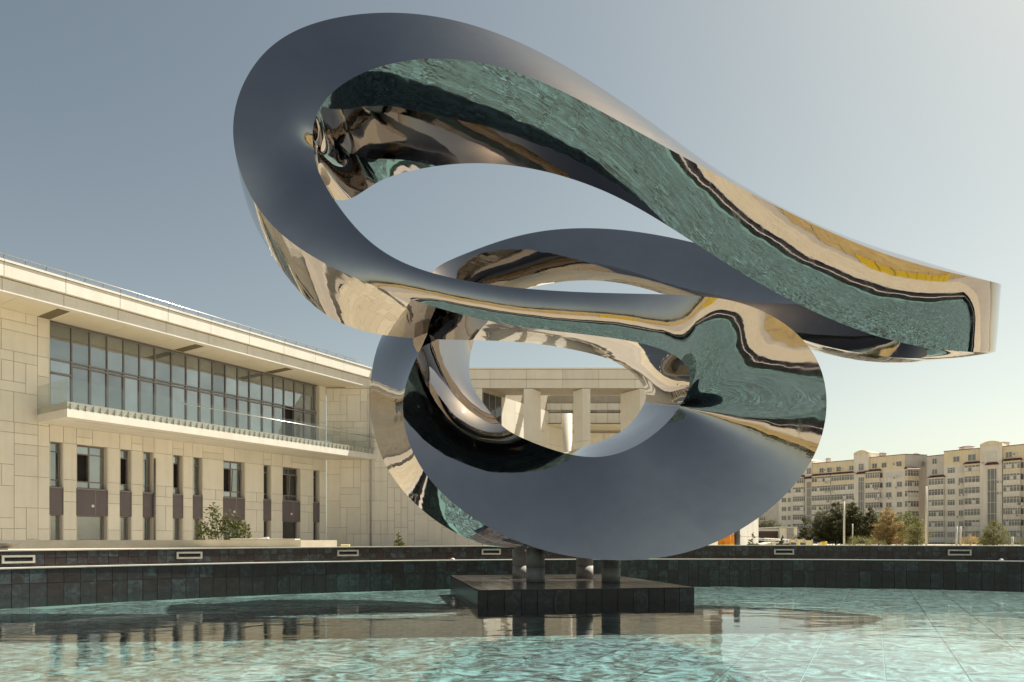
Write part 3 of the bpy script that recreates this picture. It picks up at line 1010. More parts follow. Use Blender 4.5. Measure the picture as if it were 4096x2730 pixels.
# reveals
for a, b, w in ops:
    for (s0, s1) in ((b - 0.03, b - 0.002), (a + 0.002, a + 0.03)):
        for (z0, z1) in ((Z_SILL, Z_HEAD), (Z_GROUND, Z_SP)):
            fslab(s0, s1, -0.50, 0.034, z0, z1).build('window_reveal', M['cream'], museum)

def bars(mb, a0, a1, z0, z1, p0, p1, vs, hs_, w=0.055):
    for a in vs: fslab(a - w / 2, a + w / 2, p0, p1, z0, z1, mb)
    for z in hs_: fslab(a0, a1, p0 + 0.004, p1 + 0.004, z - w / 2, z + w / 2, mb)

# ---- windows of the two floors, spandrels between them
for k, (a, b, wide) in enumerate(ops):
    mb = MB(); fslab(a + 0.004, b - 0.004, -0.088, -0.03, Z_SP, Z_SILL - 0.07, mb)
    sp = mb.build('spandrel', M['spandrel'], museum)
    if wide:
        mb = MB(); c = a + (b - a) * 0.53
        pts = []
        for j in range(20):
            w = 2 * math.pi * j / 20
            pts.append((FO + fu * (c + 0.075 * math.cos(w)) + fn * -0.008, 1.78 + 0.075 * math.sin(w)))
        mb.poly([(*p, z) for p, z in pts])
        pts2 = [(p - fn * 0.024, z) for p, z in pts]
        for j in range(20):
            mb.poly([(*pts[j][0], pts[j][1]), (*pts2[j][0], pts2[j][1]), (*pts2[(j + 1) % 20][0], pts2[(j + 1) % 20][1]), (*pts[(j + 1) % 20][0], pts[(j + 1) % 20][1])])
        mb.build('round_lamp', M['white'], sp)
        s2 = MB(); m_ = a + (b - a) * 0.62; fslab(m_ - 0.008, m_ + 0.008, -0.03, -0.026, Z_SP, Z_SILL - 0.07, s2); s2.build('seam', M['joint'], sp)
    mb = MB(); fslab(a + 0.004, b - 0.004, -0.12, 0.05, Z_SILL - 0.07, Z_SILL - 0.005, mb); mb.build('sill', M['frame'], museum)
    a0, a1 = a + 0.035, b - 0.035
    zb, zt = Z_SILL + 0.36, Z_HEAD - 0.44
    w = MB()
    mid = [(a0 + a1) / 2] if wide else []
    bars(w, a0, a1, Z_SILL, Z_HEAD, -0.40, -0.33, [a0 + 0.03, a1 - 0.03] + mid, [Z_SILL + 0.03, zb, zt, Z_HEAD - 0.03], 0.06)
    win = w.build('window', M['frame'], museum)
    halves = [(a0, mid[0]), (mid[0], a1)] if wide else [(a0, a1)]
    for h_, (p, q) in enumerate(halves):
        for (z0, z1, kind) in ((Z_SILL, zb, 'glass'), (zb, zt, 'main'), (zt, Z_HEAD, 'glass')):
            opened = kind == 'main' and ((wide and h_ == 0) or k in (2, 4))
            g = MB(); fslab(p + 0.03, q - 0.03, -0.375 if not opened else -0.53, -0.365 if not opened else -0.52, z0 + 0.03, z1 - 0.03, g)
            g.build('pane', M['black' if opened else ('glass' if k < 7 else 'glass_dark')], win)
            if kind == 'main' and not opened and k in (0, 6, 8):     # sash tilted in at the top
                s = MB()
                def q3(aa, pp, z): return (*(FO + fu * aa + fn * pp), z)
                for (aa, bb) in ((p + 0.04, p + 0.09), (q - 0.09, q - 0.04)):
                    s.hexa([q3(aa, -0.34, z0 + .04), q3(bb, -0.34, z0 + .04), q3(bb, -0.30, z0 + .04), q3(aa, -0.30, z0 + .04),
                            q3(aa, -0.25, z1 - .04), q3(bb, -0.25, z1 - .04), q3(bb, -0.21, z1 - .04), q3(aa, -0.21, z1 - .04)])
                s.build('tilted_sash', M['frame'], win)
    w = MB()
    bars(w, a0, a1, Z_GROUND + .1, Z_SP, -0.40, -0.33, [a0 + 0.03, a1 - 0.06], [Z_GROUND + .13, 0.02, Z_SP - 0.02], 0.07)
    win = w.build('window', M['frame'], museum)
    g = MB(); fslab(a0, a1, -0.375, -0.365, Z_GROUND + .15, Z_SP, g); g.build('pane', M['glass' if k < 7 else 'glass_dark'], win)

# ---- glazed upper storey
gm = [fa(x, -0.3) for x in (196, 287, 360, 429, 495, 558.5, 620, 686, 745, 798, 851, 902, 951, 998, 1049, 1094, 1136, 1178, 1218, 1257, 1277)]
ZB, ZT = 6.40, 9.02
for i, (a, b) in enumerate(zip(gm, gm[1:])):
    for (z0, z1) in ((ZB, ZT), (ZT, ZS)):
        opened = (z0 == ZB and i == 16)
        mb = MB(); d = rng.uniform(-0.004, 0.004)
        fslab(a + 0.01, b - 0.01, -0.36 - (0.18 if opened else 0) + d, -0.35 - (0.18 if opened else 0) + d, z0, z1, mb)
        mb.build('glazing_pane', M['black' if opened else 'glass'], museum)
mb = MB()
for i, a in enumerate(gm):
    fslab(a - 0.026, a + 0.026, -0.36, -0.27, ZT, ZS, mb)
    w = 0.035 if i in (1, 7, 8, 14, 15, 19) else 0.06
    fslab(a - w / 2 - 0.02, a + w / 2 + 0.02, -0.36, -0.26, ZB, ZT, mb)
fslab(gm[0], gm[-1], -0.36, -0.255, ZT - 0.035, ZT + 0.035, mb)
fslab(gm[1], gm[-1], -0.36, -0.258, ZT - 0.2, ZT - 0.12, mb)
fslab(gm[0], gm[1], -0.36, -0.258, ZT - 0.72, ZT - 0.62, mb)
fslab(gm[0], gm[-1], -0.36, -0.252, ZS - 0.07, ZS - 0.005, mb)
fslab(gm[0], gm[-1], -0.36, -0.252, ZB, ZB + 0.1, mb)
mb.build('mullions', M['frame'], museum)
fslab(a_gl0 - 0.0, a_gl0 + 0.03, -0.55, 0.033, ZB, ZS).build('glazing_reveal', M['cream'], museum)
fslab(a_gl1 - 0.03, a_gl1, -0.55, 0.033, ZB, ZS).build('glazing_reveal', M['cream'], museum)

# ---- roof overhang: soffit boards, two fascia bands, coping, railing
OH = 2.62
mb = MB(); fslab(-6, A_END, -9, OH - 0.06, ZS + 0.03, ZR - 0.06, mb); mb.build('roof', M['joint'], museum)
sb = [a_gl0 - 12.0]
while sb[-1] < A_END + 1.5: sb.append(sb[-1] + 2.45)
vent_a = [fa(172), fa(712), fa(1072)]
for a, b in zip(sb, sb[1:]):
    mb = MB(); fslab(a + 0.008, min(b, A_END + 1.5) - 0.008, -0.02, OH - 0.02, ZS, ZS + 0.028, mb); mb.build('soffit_board', M['soffit'], museum)
for a in vent_a:
    mb = MB(); fslab(a - 0.26, a + 0.26, 0.06, 2.2, ZS - 0.012, ZS - 0.001, mb); mb.build('soffit_vent', M['vent'], museum)
f0 = fa(9, OH)
fb = [f0 - 4.9 - 2.45, f0 - 4.9, f0 - 2.45, f0]
while fb[-1] < A_END + 1.2: fb.append(fb[-1] + 2.45)
fb[-1] = A_END + 1.72
for a, b in zip(fb, fb[1:]):
    panel(FO, fu, fn, a, b, 10.83, 11.42, 'white', 0.05, name='fascia_panel', p=OH - 0.06)
    panel(FO, fu, fn, a, b, 11.45, 12.08, 'white', 0.24, name='fascia_panel', p=OH - 0.06)
    panel(FO, fu, fn, a, b, 12.085, 12.2, 'white', 0.29, name='roof_coping', p=OH - 0.06)
mb = MB(); fslab(fb[0], fb[-1], OH - 0.4, OH + 0.01, ZS - 0.03, ZS - 0.004, mb); mb.build('soffit_lip', M['white'], museum)
rail = MB()
p0 = OH - 0.12
a = fb[0]
while a < A_END + 1.0:
    q = FO + fu * a
    b_ = q + fn * (p0 - 0.14); t_ = q + fn * (p0 + 0.02)
    rail.tube([(*b_, ZR), (*b_, ZR + 0.1), (*t_, ZR + 0.34)], 0.016, 5)
    a += 0.83
post = rail.build('railing_post', M['grey_metal'], museum)
for (z, off, r) in ((0.34, 0.02, 0.026), (0.2, -0.06, 0.014)):
    mb = MB(); q0, q1 = FO + fu * fb[0] + fn * (p0 + off), FO + fu * (A_END + 0.9) + fn * (p0 + off)
    mb.tube([(*q0, ZR + z), (*q1, ZR + z)], r, 6); mb.build('railing_tube', M['steel'], museum, smooth=True)

# ---- balcony with glass railing
BP = 3.05
ab0, ab1 = fa(147), A_END + 1.9
mb = MB(); fslab(ab0, ab1, 0.0, BP, 5.70, 6.08, mb); mb.build('balcony_slab', M['white'], museum)
mb = MB(); fslab(ab0 + 0.03, ab1, 0.0, BP - 0.05, 6.082, 6.42, mb); mb.build('balcony_edge_band', M['stone'], museum)
mb = MB(); fslab(ab0 + 0.7, ab1, BP - 0.85, BP - 0.83, 5.69, 5.697, mb); mb.build('soffit_groove', M['joint'], museum)
ga = ab0 + 0.02
k = 0
while ga < ab1 - 0.3:
    gb = min(ga + 1.32, ab1)
    mb = MB(); fslab(ga + 0.012, gb - 0.012, BP - 0.02, BP - 0.004, 6.10, 7.46, mb)
    pane = mb.build('railing_glass', M['rail_glass'], museum)
    mb = MB()
    for f_ in (0.12, 0.38, 0.62, 0.88):
        for z in (6.17, 6.32):
            c = ga + (gb - ga) * f_
            fslab(c - 0.03, c + 0.03, BP - 0.05, BP + 0.03, z - 0.03, z + 0.03, mb)
    tag(mb.build('clamp', M['steel'], pane), kind='stuff')
    ga = gb; k += 1
mb = MB(); fslab(ab0 + 0.004, ab0 + 0.02, 0.05, BP - 0.03, 6.10, 7.46, mb); mb.build('railing_glass', M['rail_glass'], museum)
mb = MB()
q0, q1 = FO + fu * fa(730, BP) + fn * (BP + 0.05), FO + fu * ab1 + fn * (BP + 0.05)
mb.tube([(*q0, 7.25), (*q1, 7.25)], 0.028, 6); mb.build('handrail', M['steel'], museum, smooth=True)

# grey drainpipe on the facade and a pale one on the cross wing
mb = MB(); q = FO + fu * fa(619, 0.09) + fn * 0.09
mb.tube([(*q, Z_GROUND), (*q, 4.55)], 0.055, 10); tag(mb.build('drainpipe', M['grey_metal'], smooth=True), 'dark grey drainpipe standing against the cream facade between the narrow windows', 'drainpipe')
mb = MB(); mb.tube([(-9.98, 48.18, Z_GROUND), (-9.98, 48.18, ZS)], 0.06, 10); tag(mb.build('drainpipe', M['pipe'], smooth=True), 'thin pale drainpipe on the shaded panelled wall left of the sculpture', 'drainpipe')

# ---- cross wing: blank panelled wall, then the portal
XL, XP = C0 + 0.65 * 48.3, -2.1
mb = MB(); xslab(XL + 0.05, XP, -0.5, 0.0, Z_GROUND - .3, 10.76, mb); mb.build('wall', M['joint'], museum)
random_panels(XO, xu, xn_, XL + 0.05, XP, Z_GROUND, 10.76, 0.47, 21)
# beam over everything
mb = MB(); xslab(XL - 1.0, 17.4, -2.4, -0.005, 10.78, 12.12, mb); mb.build('roof_beam', M['joint'], museum)
x = 1.02 - 2.56 * 5
while x < 17.3:
    panel(XO, xu, xn_, x, min(x + 2.56, 17.4), 10.77, 11.385, 'cream', 0.05, name='beam_panel')
    panel(XO, xu, xn_, x, min(x + 2.56, 17.4), 11.41, 12.08, 'cream', 0.05, name='beam_panel')
    x += 2.56
mb = MB(); xslab(XL, 17.4, -2.4, 0.09, 12.10, 12.2, mb); mb.build('roof_coping', M['cream'], museum)
# pillars: blades whose flanks follow the two splayed wings
def blade(x0, x1, dx, dy, z0, z1, y=48.3):
    mb = MB()
    mb.hexa([(x0, y, z0), (x1, y, z0), (x1 + dx, y + dy, z0), (x0 + dx, y + dy, z0), (x0, y, z1), (x1, y, z1), (x1 + dx, y + dy, z1), (x0 + dx, y + dy, z1)])
    return mb
zc = [Z_GROUND, 1.4, 4.2, 7.05, 10.76]
for (x0, x1, dx, dy) in ((0.82, 1.43, 0.65, 1.0), (5.0, 5.55, -0.58, 0.9), (9.05, 10.2, -1.1, 1.7)):
    for z0, z1 in zip(zc, zc[1:]):
        add_bevel(blade(x0, x1, dx, dy, z0 + 0.008, z1 - 0.008).build('pillar_block', M['cream'], museum), 0.008, 1)
    blade(x0 + 0.04, x1 - 0.04, dx * .94, dy * .94, Z_GROUND, 10.76, 48.34).build('pillar_core', M['joint'], museum)
mb = MB(); mb.tube([(4.15, 51.6, Z_GROUND), (4.15, 51.6, 9.55)], 0.4, 24); mb.build('round_pillar', M['cream'], museum, smooth=True)
# court behind the portal: side wall with dark glazing, bridge, back wall
def court(a0, a1, p0, p1, z0, z1, y): 
    mb = MB(); mb.box(a0, a1, y + p0, y + p1, z0, z1); return mb
su = Vector((0.65, 1.0)).normalized(); sn = Vector((su.y, -su.x)); SO = Vector((XP, 48.3))
mb = MB(); mb.slab(SO, su, sn, 0.0, 13.5, -0.5, -0.02, Z_GROUND, 12.0); mb.build('court_wall', M['joint'], museum)
random_panels(SO, su, sn, 2.4, 12.5, Z_GROUND, 10.6, 0.9, 31)
for k in range(3):
    mb = MB(); mb.slab(SO, su, sn, 0.06 + k * 0.78, 0.8 + k * 0.78, -0.02, 0.02, 7.3, 10.5); mb.build('glazing_pane', M['glass_dark'], museum)
    mb = MB(); mb.slab(SO, su, sn, 0.0 + k * 0.78, 0.06 + k * 0.78, -0.02, 0.05, 7.3, 10.5); mb.build('mullion', M['frame'], museum)
random_panels(SO, su, sn, 0.05, 2.35, Z_GROUND, 7.25, 0.9, 32)
random_panels(Vector((0, 58.5)), xu, xn_, -3.0, 17.0, Z_GROUND, 9.2, 0.85, 33)
court(-6, 18, 0.02, 0.4, Z_GROUND, 12.0, 58.5).build('court_wall', M['joint'], museum)
# bridge across the court: lower apron, window strip, upper apron
yb = 56.0
x = 1.2
while x < 15:
    for (z0, z1) in ((9.62, 10.45), (10.72, 11.25)):
        mb = MB(); mb.box(x + 0.012, x + 0.95 - 0.012, yb, yb + 0.05, z0, z1); mb.build('bridge_panel', M['white'], museum)
    mb = MB(); mb.box(x + 0.04, x + 0.95 - 0.04, yb + 0.06, yb + 0.08, 10.47, 10.70); mb.build('glazing_pane', M['glass'], museum)
    x += 0.95
court(1.2, 15.5, 0.1, 2.2, 9.5, 11.9, yb).build('bridge', M['joint'], museum)
court(-3, 15.5, -0.3, 2.5, 9.42, 9.49, yb).build('bridge_soffit', M['soffit'], museum)
mb = MB(); mb.box(-0.9, 1.1, yb - 0.1, yb + 1.0, 9.6, 11.6); mb.build('bridge_pier', M['soffit'], museum)
mb = MB(); mb.box(1.1, 1.32, yb - 0.25, yb + 1, 9.6, 11.6); mb.build('bridge_jamb', M['soffit'], museum)
# cross beams under the court's open roof, sunlit from above
for y, z0, z1 in ((53.2, 11.5, 12.3), (50.9, 12.0, 12.15)):
    mb = MB(); mb.box(-2.0, 16, y, y + 0.35, z0, z1); mb.build('court_beam', M['white'], museum)
x = -1.0
while x < 15:
    mb = MB(); mb.box(x + 0.01, x + 1.24, 57.4, 57.5, 11.6, 13.2); mb.build('upper_panel', M['white'], museum)
    x += 1.25
mb = MB()
for k in range(16): mb.slab(Vector((0, 58.5)), xu, xn_, 10.55, 12.0, 0.05, 0.09, 4.0 + k * 0.32, 4.0 + k * 0.32 + 0.2)
mb.build('louvre', M['vent'], museum)

# right end block of the building
EO = Vector((11.6, 41.5)); eu = Vector((0.66, 0.75)).normalized(); en = Vector((eu.y, -eu.x))
wing = empty('building_wing', (14, 46, Z_GROUND), 'cream panelled end block of the building showing under the right side of the steel ring', 'building')
eu_len = 8.6
mb = MB(); mb.slab(EO, eu, en, 0, eu_len, -4, 0, Z_GROUND, 2.65); mb.build('wall', M['joint'], wing)
for i in range(9):
    for j in range(3):
        panel(EO, eu, en, i * eu_len / 9, (i + 1) * eu_len / 9, Z_GROUND + j * 1.22, Z_GROUND + (j + 1) * 1.22, 'white', parent=wing)

# ================================================================== LOW WALL, SHRUB, SMALL THINGS NEAR THE POOL RIM
lw = empty('planter_wall', (-9, 19, Z_TERRACE), 'low smooth cream planter wall beyond the left pool rim', 'wall')
c1, c2 = at(1202, 2160, 20.0), at(1330, 2160, 20.6)
mb = MB(); mb.box(-19.0, c1.x, 20.0, 20.25, -0.6, 0.012); mb.build('front_wall', M['stone'], lw)
mb = MB(); d_ = Vector((c2.x - c1.x, 0.75)).normalized(); mb.slab(Vector((c1.x + 0.004, 20.0)), d_, Vector((d_.y, -d_.x)), 0, (c2 - c1).length + 0.2, -0.25, 0.0, -0.6, 0.010); mb.build('end_wall', M['stone'], lw)
mb = MB(); pa, pb_ = at(926, 2155, 20.15), at(1186, 2155, 20.15)
mb.hexa([(pa.x, 20.02, 0.014), (pb_.x, 20.02, 0.014), (pb_.x, 20.5, 0.014), (pa.x, 20.5, 0.014), (pa.x, 20.02, 0.055), (pb_.x, 20.02, 0.05), (pb_.x, 20.5, 0.05), (pa.x, 20.5, 0.06)])
tag(add_bevel(mb.build('stone_slab', M['coping']), 0.01), 'white stone slab lying on top of the low planter wall', 'slab')
mb = MB(); p = at(1060, 2148, 20.3); mb.hexa([(p.x - .16, 20.2, .058), (p.x + .1, 20.2, .058), (p.x + .1, 20.4, .058), (p.x - .16, 20.4, .058), (p.x + .04, 20.24, .1), (p.x + .1, 20.24, .105), (p.x + .1, 20.36, .105), (p.x + .04, 20.36, .1)])
tag(mb.build('stone_chip', M['coping']), 'small pointed white offcut on the stone slab', 'stone')
# grey folded cover at the far left
mb = MB(); p = at(0, 2185, 13.6); q = at(51, 2170, 13.6)
mb.hexa([(p.x - 1.2, 13.5, -0.16), (p.x + 0.02, 13.5, -0.15), (p.x + 0.02, 13.9, -0.15), (p.x - 1.2, 13.9, -0.16), (p.x - 1.2, 13.5, -0.05), (q.x, 13.5, -0.055), (q.x, 13.9, -0.035), (p.x - 1.2, 13.9, -0.03)])
e_ = empty('metal_cover', (p.x, 13.7, -0.16), 'dark grey folded metal cover on the pool rim at the far left edge', 'cover')
o = add_bevel(mb.build('plate', M['grey_metal'], e_), 0.006)
mb = MB(); mb.box(p.x - 1.1, p.x - 0.02, 13.55, 13.85, -0.21, -0.162); mb.build('foot', M['grey_metal'], e_)
# yellow foam roll
p = at(1381, 2182, 15.85)
mb = MB(); L_ = 0.105
pts, rr = [], []
for i in range(15):
    x = -L_ + 2 * L_ * i / 14
    pts.append((p.x + x, p.y, p.z)); rr.append(0.024 + 0.004 * math.sin(i * 2.4))
mb.tube(pts, rr, 12); 
o = mb.build('foam_roll', M['foam'], smooth=True); tag(o, 'short yellow foam roll lying on the pool wall coping', 'foam roll')
# two small round nozzles on the inner coping
for xn, yn, lb in ((1811, 2228, 'small round stone knob on the inner coping left of the columns'), (4005, 2232, 'small round stone knob on the inner coping at the far right')):
    u = (xn - 2048) / 2730.667
    a_, b_, c_ = 1 + u * u, -2 * u * PC[0], PC[0] ** 2 - (PR + 0.12) ** 2
    Y = (-b_ + math.sqrt(b_ * b_ - 4 * a_ * c_)) / (2 * a_)
    mb = MB()
    for k in range(5):
        z0, z1 = 0.045 * math.sin(k / 5 * math.pi / 2), 0.045 * math.sin((k + 1) / 5 * math.pi / 2)
        r0, r1 = 0.055 * math.cos(k / 5 * math.pi / 2), 0.055 * math.cos((k + 1) / 5 * math.pi / 2)
        for j in range(16):
            a, b = 2 * math.pi * j / 16, 2 * math.pi * (j + 1) / 16
            mb.poly([(u * Y + r0 * math.cos(a), Y + r0 * math.sin(a), Z_IN + z0), (u * Y + r0 * math.cos(b), Y + r0 * math.sin(b), Z_IN + z0), (u * Y + r1 * math.cos(b), Y + r1 * math.sin(b), Z_IN + z1), (u * Y + r1 * math.cos(a), Y + r1 * math.sin(a), Z_IN + z1)])
    tag(mb.build('nozzle_cap', M['coping'], smooth=True), lb, 'cap', 'round caps on the inner coping')

# orange cloth hung over a stack, and a dark barrel beside it
p = at(2905, 2165, 19.5)
mb = MB()
nfold = 60
def fold(i, z): 
    w = 2 * math.pi * i / nfold
    r = 0.2 + 0.022 * math.sin(w * 9 + z * 2) * (1.0 if z < 0.5 else 0.4) + 0.03 * (0.6 - z) 
    return (p.x + r * math.cos(w) * 1.0, p.y + r * math.sin(w) * 0.7, Z_TERRACE + z)
zz = [0, 0.1, 0.17, 0.24, 0.31, 0.36, 0.39]
for k in range(len(zz) - 1):
    for i in range(nfold):
        mb.poly([fold(i, zz[k]), fold(i + 1, zz[k]), fold(i + 1, zz[k + 1]), fold(i, zz[k + 1])], 1 if k == 0 else 0)
mb.poly([fold(i, zz[-1]) for i in range(nfold)])
tag(mb.build('draped_cloth', [M['orange'], M['yellow']], smooth=False), 'folded orange cloth with a yellow lower edge behind the pool rim, under the ring', 'cloth')
mb = MB(); q = at(2948, 2165, 19.6)
mb.tube([(q.x, q.y, Z_TERRACE), (q.x, q.y, 0.12), (q.x, q.y, 0.121), (q.x, q.y, 0.16), (q.x, q.y, 0.161), (q.x, q.y, 0.5)], [0.09, 0.09, 0.1, 0.1, 0.088, 0.085], 20)
tag(mb.build('barrel', M['barrel']), 'dark grey barrel beside the orange cloth', 'barrel')

# ================================================================== APARTMENT BLOCKS
rA = random.Random(12)
ROW = [21.7 - 2.88 * k for k in range(9)]
def facet(x0, Y0, x1, Y1):
    a, b = Vector(((x0 - 2048) / 2730.667 * Y0, Y0)), Vector(((x1 - 2048) / 2730.667 * Y1, Y1))
    u = (b - a).normalized()
    n = Vector((u.y, -u.x))
    if n.y > 0: n = -n
    L = (b - a).length
    def pos(xn, off=0.0):
        k = (xn - 2048) / 2730.667
        o = a + n * off
        # o.x + u.x s = k (o.y + u.y s)
        return (k * o.y - o.x) / (u.x - k * u.y)
    return a, u, n, L, pos

def wall_block(par, f, zr, m, depth=9.0, z0=Z_GROUND - .3, name='wall'):
    a, u, n, L, pos = f
    mb = MB(); mb.slab(a, u, n, 0.0, L, -depth, 0.0, z0, zr)
    return mb.build(name, M[m], par)

def window_unit(par, f, c, z, w, h, off=0.0, panes=2, dark=None):
    a, u, n, L, pos = f
    if z > 20.3: off = max(off, 0.055)
    mb = MB(); mb.slab(a, u, n, c - w / 2, c + w / 2, off + 0.0, off + 0.03, z - h / 2, z + h / 2)
    win = mb.build('window', M['apt_glass'] if (dark if dark is not None else rA.random() < 0.9) else M['apt_white'], par)
    fr = MB(); t = 0.07
    fr.slab(a, u, n, c - w / 2 - .02, c + w / 2 + .02, off + .0, off + 0.07, z + h / 2 - t, z + h / 2 + .02)
    fr.slab(a, u, n, c - w / 2 - .06, c + w / 2 + .06, off + .0, off + 0.12, z - h / 2 - .06, z - h / 2 + t * .6)
    for i in range(panes + 1):
        x = c - w / 2 + w * i / panes
        fr.slab(a, u, n, x - t / 2, x + t / 2, off + .003, off + 0.066, z - h / 2, z + h / 2)
    if panes > 2: fr.slab(a, u, n, c - w / 2, c + w / 2, off + .005, off + 0.06, z + h * .17 - t / 2, z + h * .17 + t / 2)
    fr.build('window_frame', M['apt_white'], win)
    return win

def bay(par, f, x0, x1, rows, top_row_yellow=1, p=0.9, panes=5, roof=True):
    a, u, n, L, pos = f
    a0, a1 = pos(x0, p), pos(x1, p)
    for k in rows:
        z = ROW[k]
        mb = MB(); mb.slab(a, u, n, a0, a1, 0.002, p, z - 1.6, z - 0.7)
        mb.slab(a, u, n, a0 - .04, a1 + .04, 0.002, p + .05, z - 0.735, z - 0.685)
        mb.slab(a, u, n, a0 - .03, a1 + .03, 0.002, p + .04, z + 0.885, z + 1.255)
        mb.build('bay_apron', M['apt_yellow' if k == top_row_yellow else 'apt_cream'], par)
        mb = MB(); mb.slab(a, u, n, a0 + .05, a1 - .05, 0.002, p - .08, z - 0.68, z + 0.88)
        g = mb.build('bay_window', M['apt_glass'], par)
        fr = MB()
        np_ = panes + rA.choice((-1, 0, 0, 1))
        for i in range(np_ + 1):
            x = a0 + (a1 - a0) * i / np_
            fr.slab(a, u, n, x - .05, x + .05, p - .12, p + .0, z - 0.68, z + 0.88)
        fr.slab(a, u, n, a0, a1, p - .115, p + .005, z + .32, z + .40)
        fr.slab(a, u, n, a0, a0 + .07, 0.01, p, z + .3, z + .4); fr.slab(a, u, n, a1 - .07, a1, 0.01, p, z + .3, z + .4)
        for i in range(np_):           # a few panes are blanked with white boards or curtains
            if rA.random() < 0.22:
                x = a0 + (a1 - a0) * i / np_; w = (a1 - a0) / np_
                fr.slab(a, u, n, x + .05, x + w - .05, p - .10, p - .05, z - 0.6, z + .32)
        fr.build('window_frame', M['apt_white'], g)
    if roof:
        z = ROW[rows[0]] + 1.26
        mb = MB()
        def q(s, pp, zz): return (*(a + u * s + n * pp), zz)
        mb.hexa([q(a0 - .3, 0, z), q(a1 + .3, 0, z), q(a1 + .3, p + .35, z), q(a0 - .3, p + .35, z), q(a0, 0, z + .62), q(a1, 0, z + .62), q(a1 - .2, .25, z + .62), q(a0 + .2, .25, z + .62)])
        mb.build('bay_roof', M['maroon'], par)

def aircon(par, f, xn, z, off=0.0):
    a, u, n, L, pos = f
    c = pos(xn)
    mb = MB(); mb.slab(a, u, n, c - .42, c + .42, off + .05, off + .38, z - .3, z + .3)
    o = mb.build('air_conditioner', M['apt_white'], par)
    mb = MB()
    pts = [(*(a + u * (c - .1 + .22 * math.cos(w)) + n * (off + .39)), z + .22 * math.sin(w)) for w in [2 * math.pi * i / 14 for i in range(14)]]
    mb.poly(pts); mb.build('fan', M['grey_metal'], o)

def stair(par, f, x0, x1, z0, z1):
    a, u, n, L, pos = f
    a0, a1 = pos(x0), pos(x1)
    mb = MB(); mb.slab(a, u, n, a0, a1, 0.0, .06, z0, z1); g = mb.build('stair_window', M['apt_glass'], par)
    fr = MB()
    for i in range(4):
        x = a0 + (a1 - a0) * (0, .33, .78, 1)[i]; fr.slab(a, u, n, x - .04, x + .04, .0, .12, z0, z1)
    z = z0
    while z <= z1 + .01:
        fr.slab(a, u, n, a0, a1, .0, .13, z - .05, z + .05); z += 2.88
    fr.build('stair_frame', M['apt_white'], g)
    mb = MB()
    def q(s, pp, zz): return (*(a + u * s + n * pp), zz)
    z = z1 + 1.0; c = (a0 + a1) / 2; w = (a1 - a0) / 2 + .5
    mb.hexa([q(c - w, 0, z), q(c + w, 0, z), q(c + w, 1.0, z), q(c - w, 1.0, z), q(c - w * .7, 0, z + .7), q(c + w * .7, 0, z + .7), q(c + w * .6, .5, z + .6), q(c - w * .6, .5, z + .6)])
    mb.build('stair_canopy', M['maroon'], par)

def arch_top(par, f, z0, zt, depth=6.0, m='apt_yellow', name='tower_gable'):
    a, u, n, L, pos = f
    K = 14
    mb = MB()
    prof = [(L * i / K, z0 + (zt - z0) * math.sin(math.pi * (0.12 + 0.76 * i / K)) ** 0.9 ) for i in range(K + 1)]
    def q(s, pp, zz): return (*(a + u * s + n * pp), zz)
    for pp in (0.1, -depth):
        mb.poly([q(0, pp, z0 - .01)] + [q(s, pp, z) for s, z in prof] + [q(L, pp, z0 - .01)])
    for (s0, za), (s1, zb) in zip(prof, prof[1:]):
        mb.poly([q(s0, .1, za), q(s1, .1, zb), q(s1, -depth, zb), q(s0, -depth, za)])
    mb.poly([q(0, .1, z0), q(0, .1, prof[0][1]), q(0, -depth, prof[0][1]), q(0, -depth, z0)])
    mb.poly([q(L, .1, z0), q(L, .1, prof[-1][1]), q(L, -depth, prof[-1][1]), q(L, -depth, z0)])
    mb.build(name, M[m], par)

def parapet(par, f, z, zy=None):
    a, u, n, L, pos = f
    if zy:
        mb = MB(); mb.slab(a, u, n, 0.01, L - .01, 0.0, .05, zy, z - .002); mb.build('attic_band', M['apt_yellow'], par)
    mb = MB(); mb.slab(a, u, n, -.05, L + .05, -.4, .2, z, z + .16); mb.build('roof_edge', M['maroon'], par)

def chimney(par, xn, Y, z, w=1.1, h=1.5):
    x = (xn - 2048) / 2730.667 * Y
    mb = MB(); mb.box(x - w / 2, x + w / 2, Y, Y + w, z, z + h); c = mb.build('chimney', M['apt_grey'], par)
    mb = MB(); mb.hexa([(x - w * .7, Y - .2, z + h + .1), (x + w * .7, Y - .2, z + h + .1), (x + w * .7, Y + w + .2, z + h + .1), (x - w * .7, Y + w + .2, z + h + .1),
                        (x - .1, Y + .3, z + h + .5), (x + .1, Y + .3, z + h + .5), (x + .1, Y + w - .3, z + h + .5), (x - .1, Y + w - .3, z + h + .5)])
    mb.build('chimney_cap', M['maroon'], c)

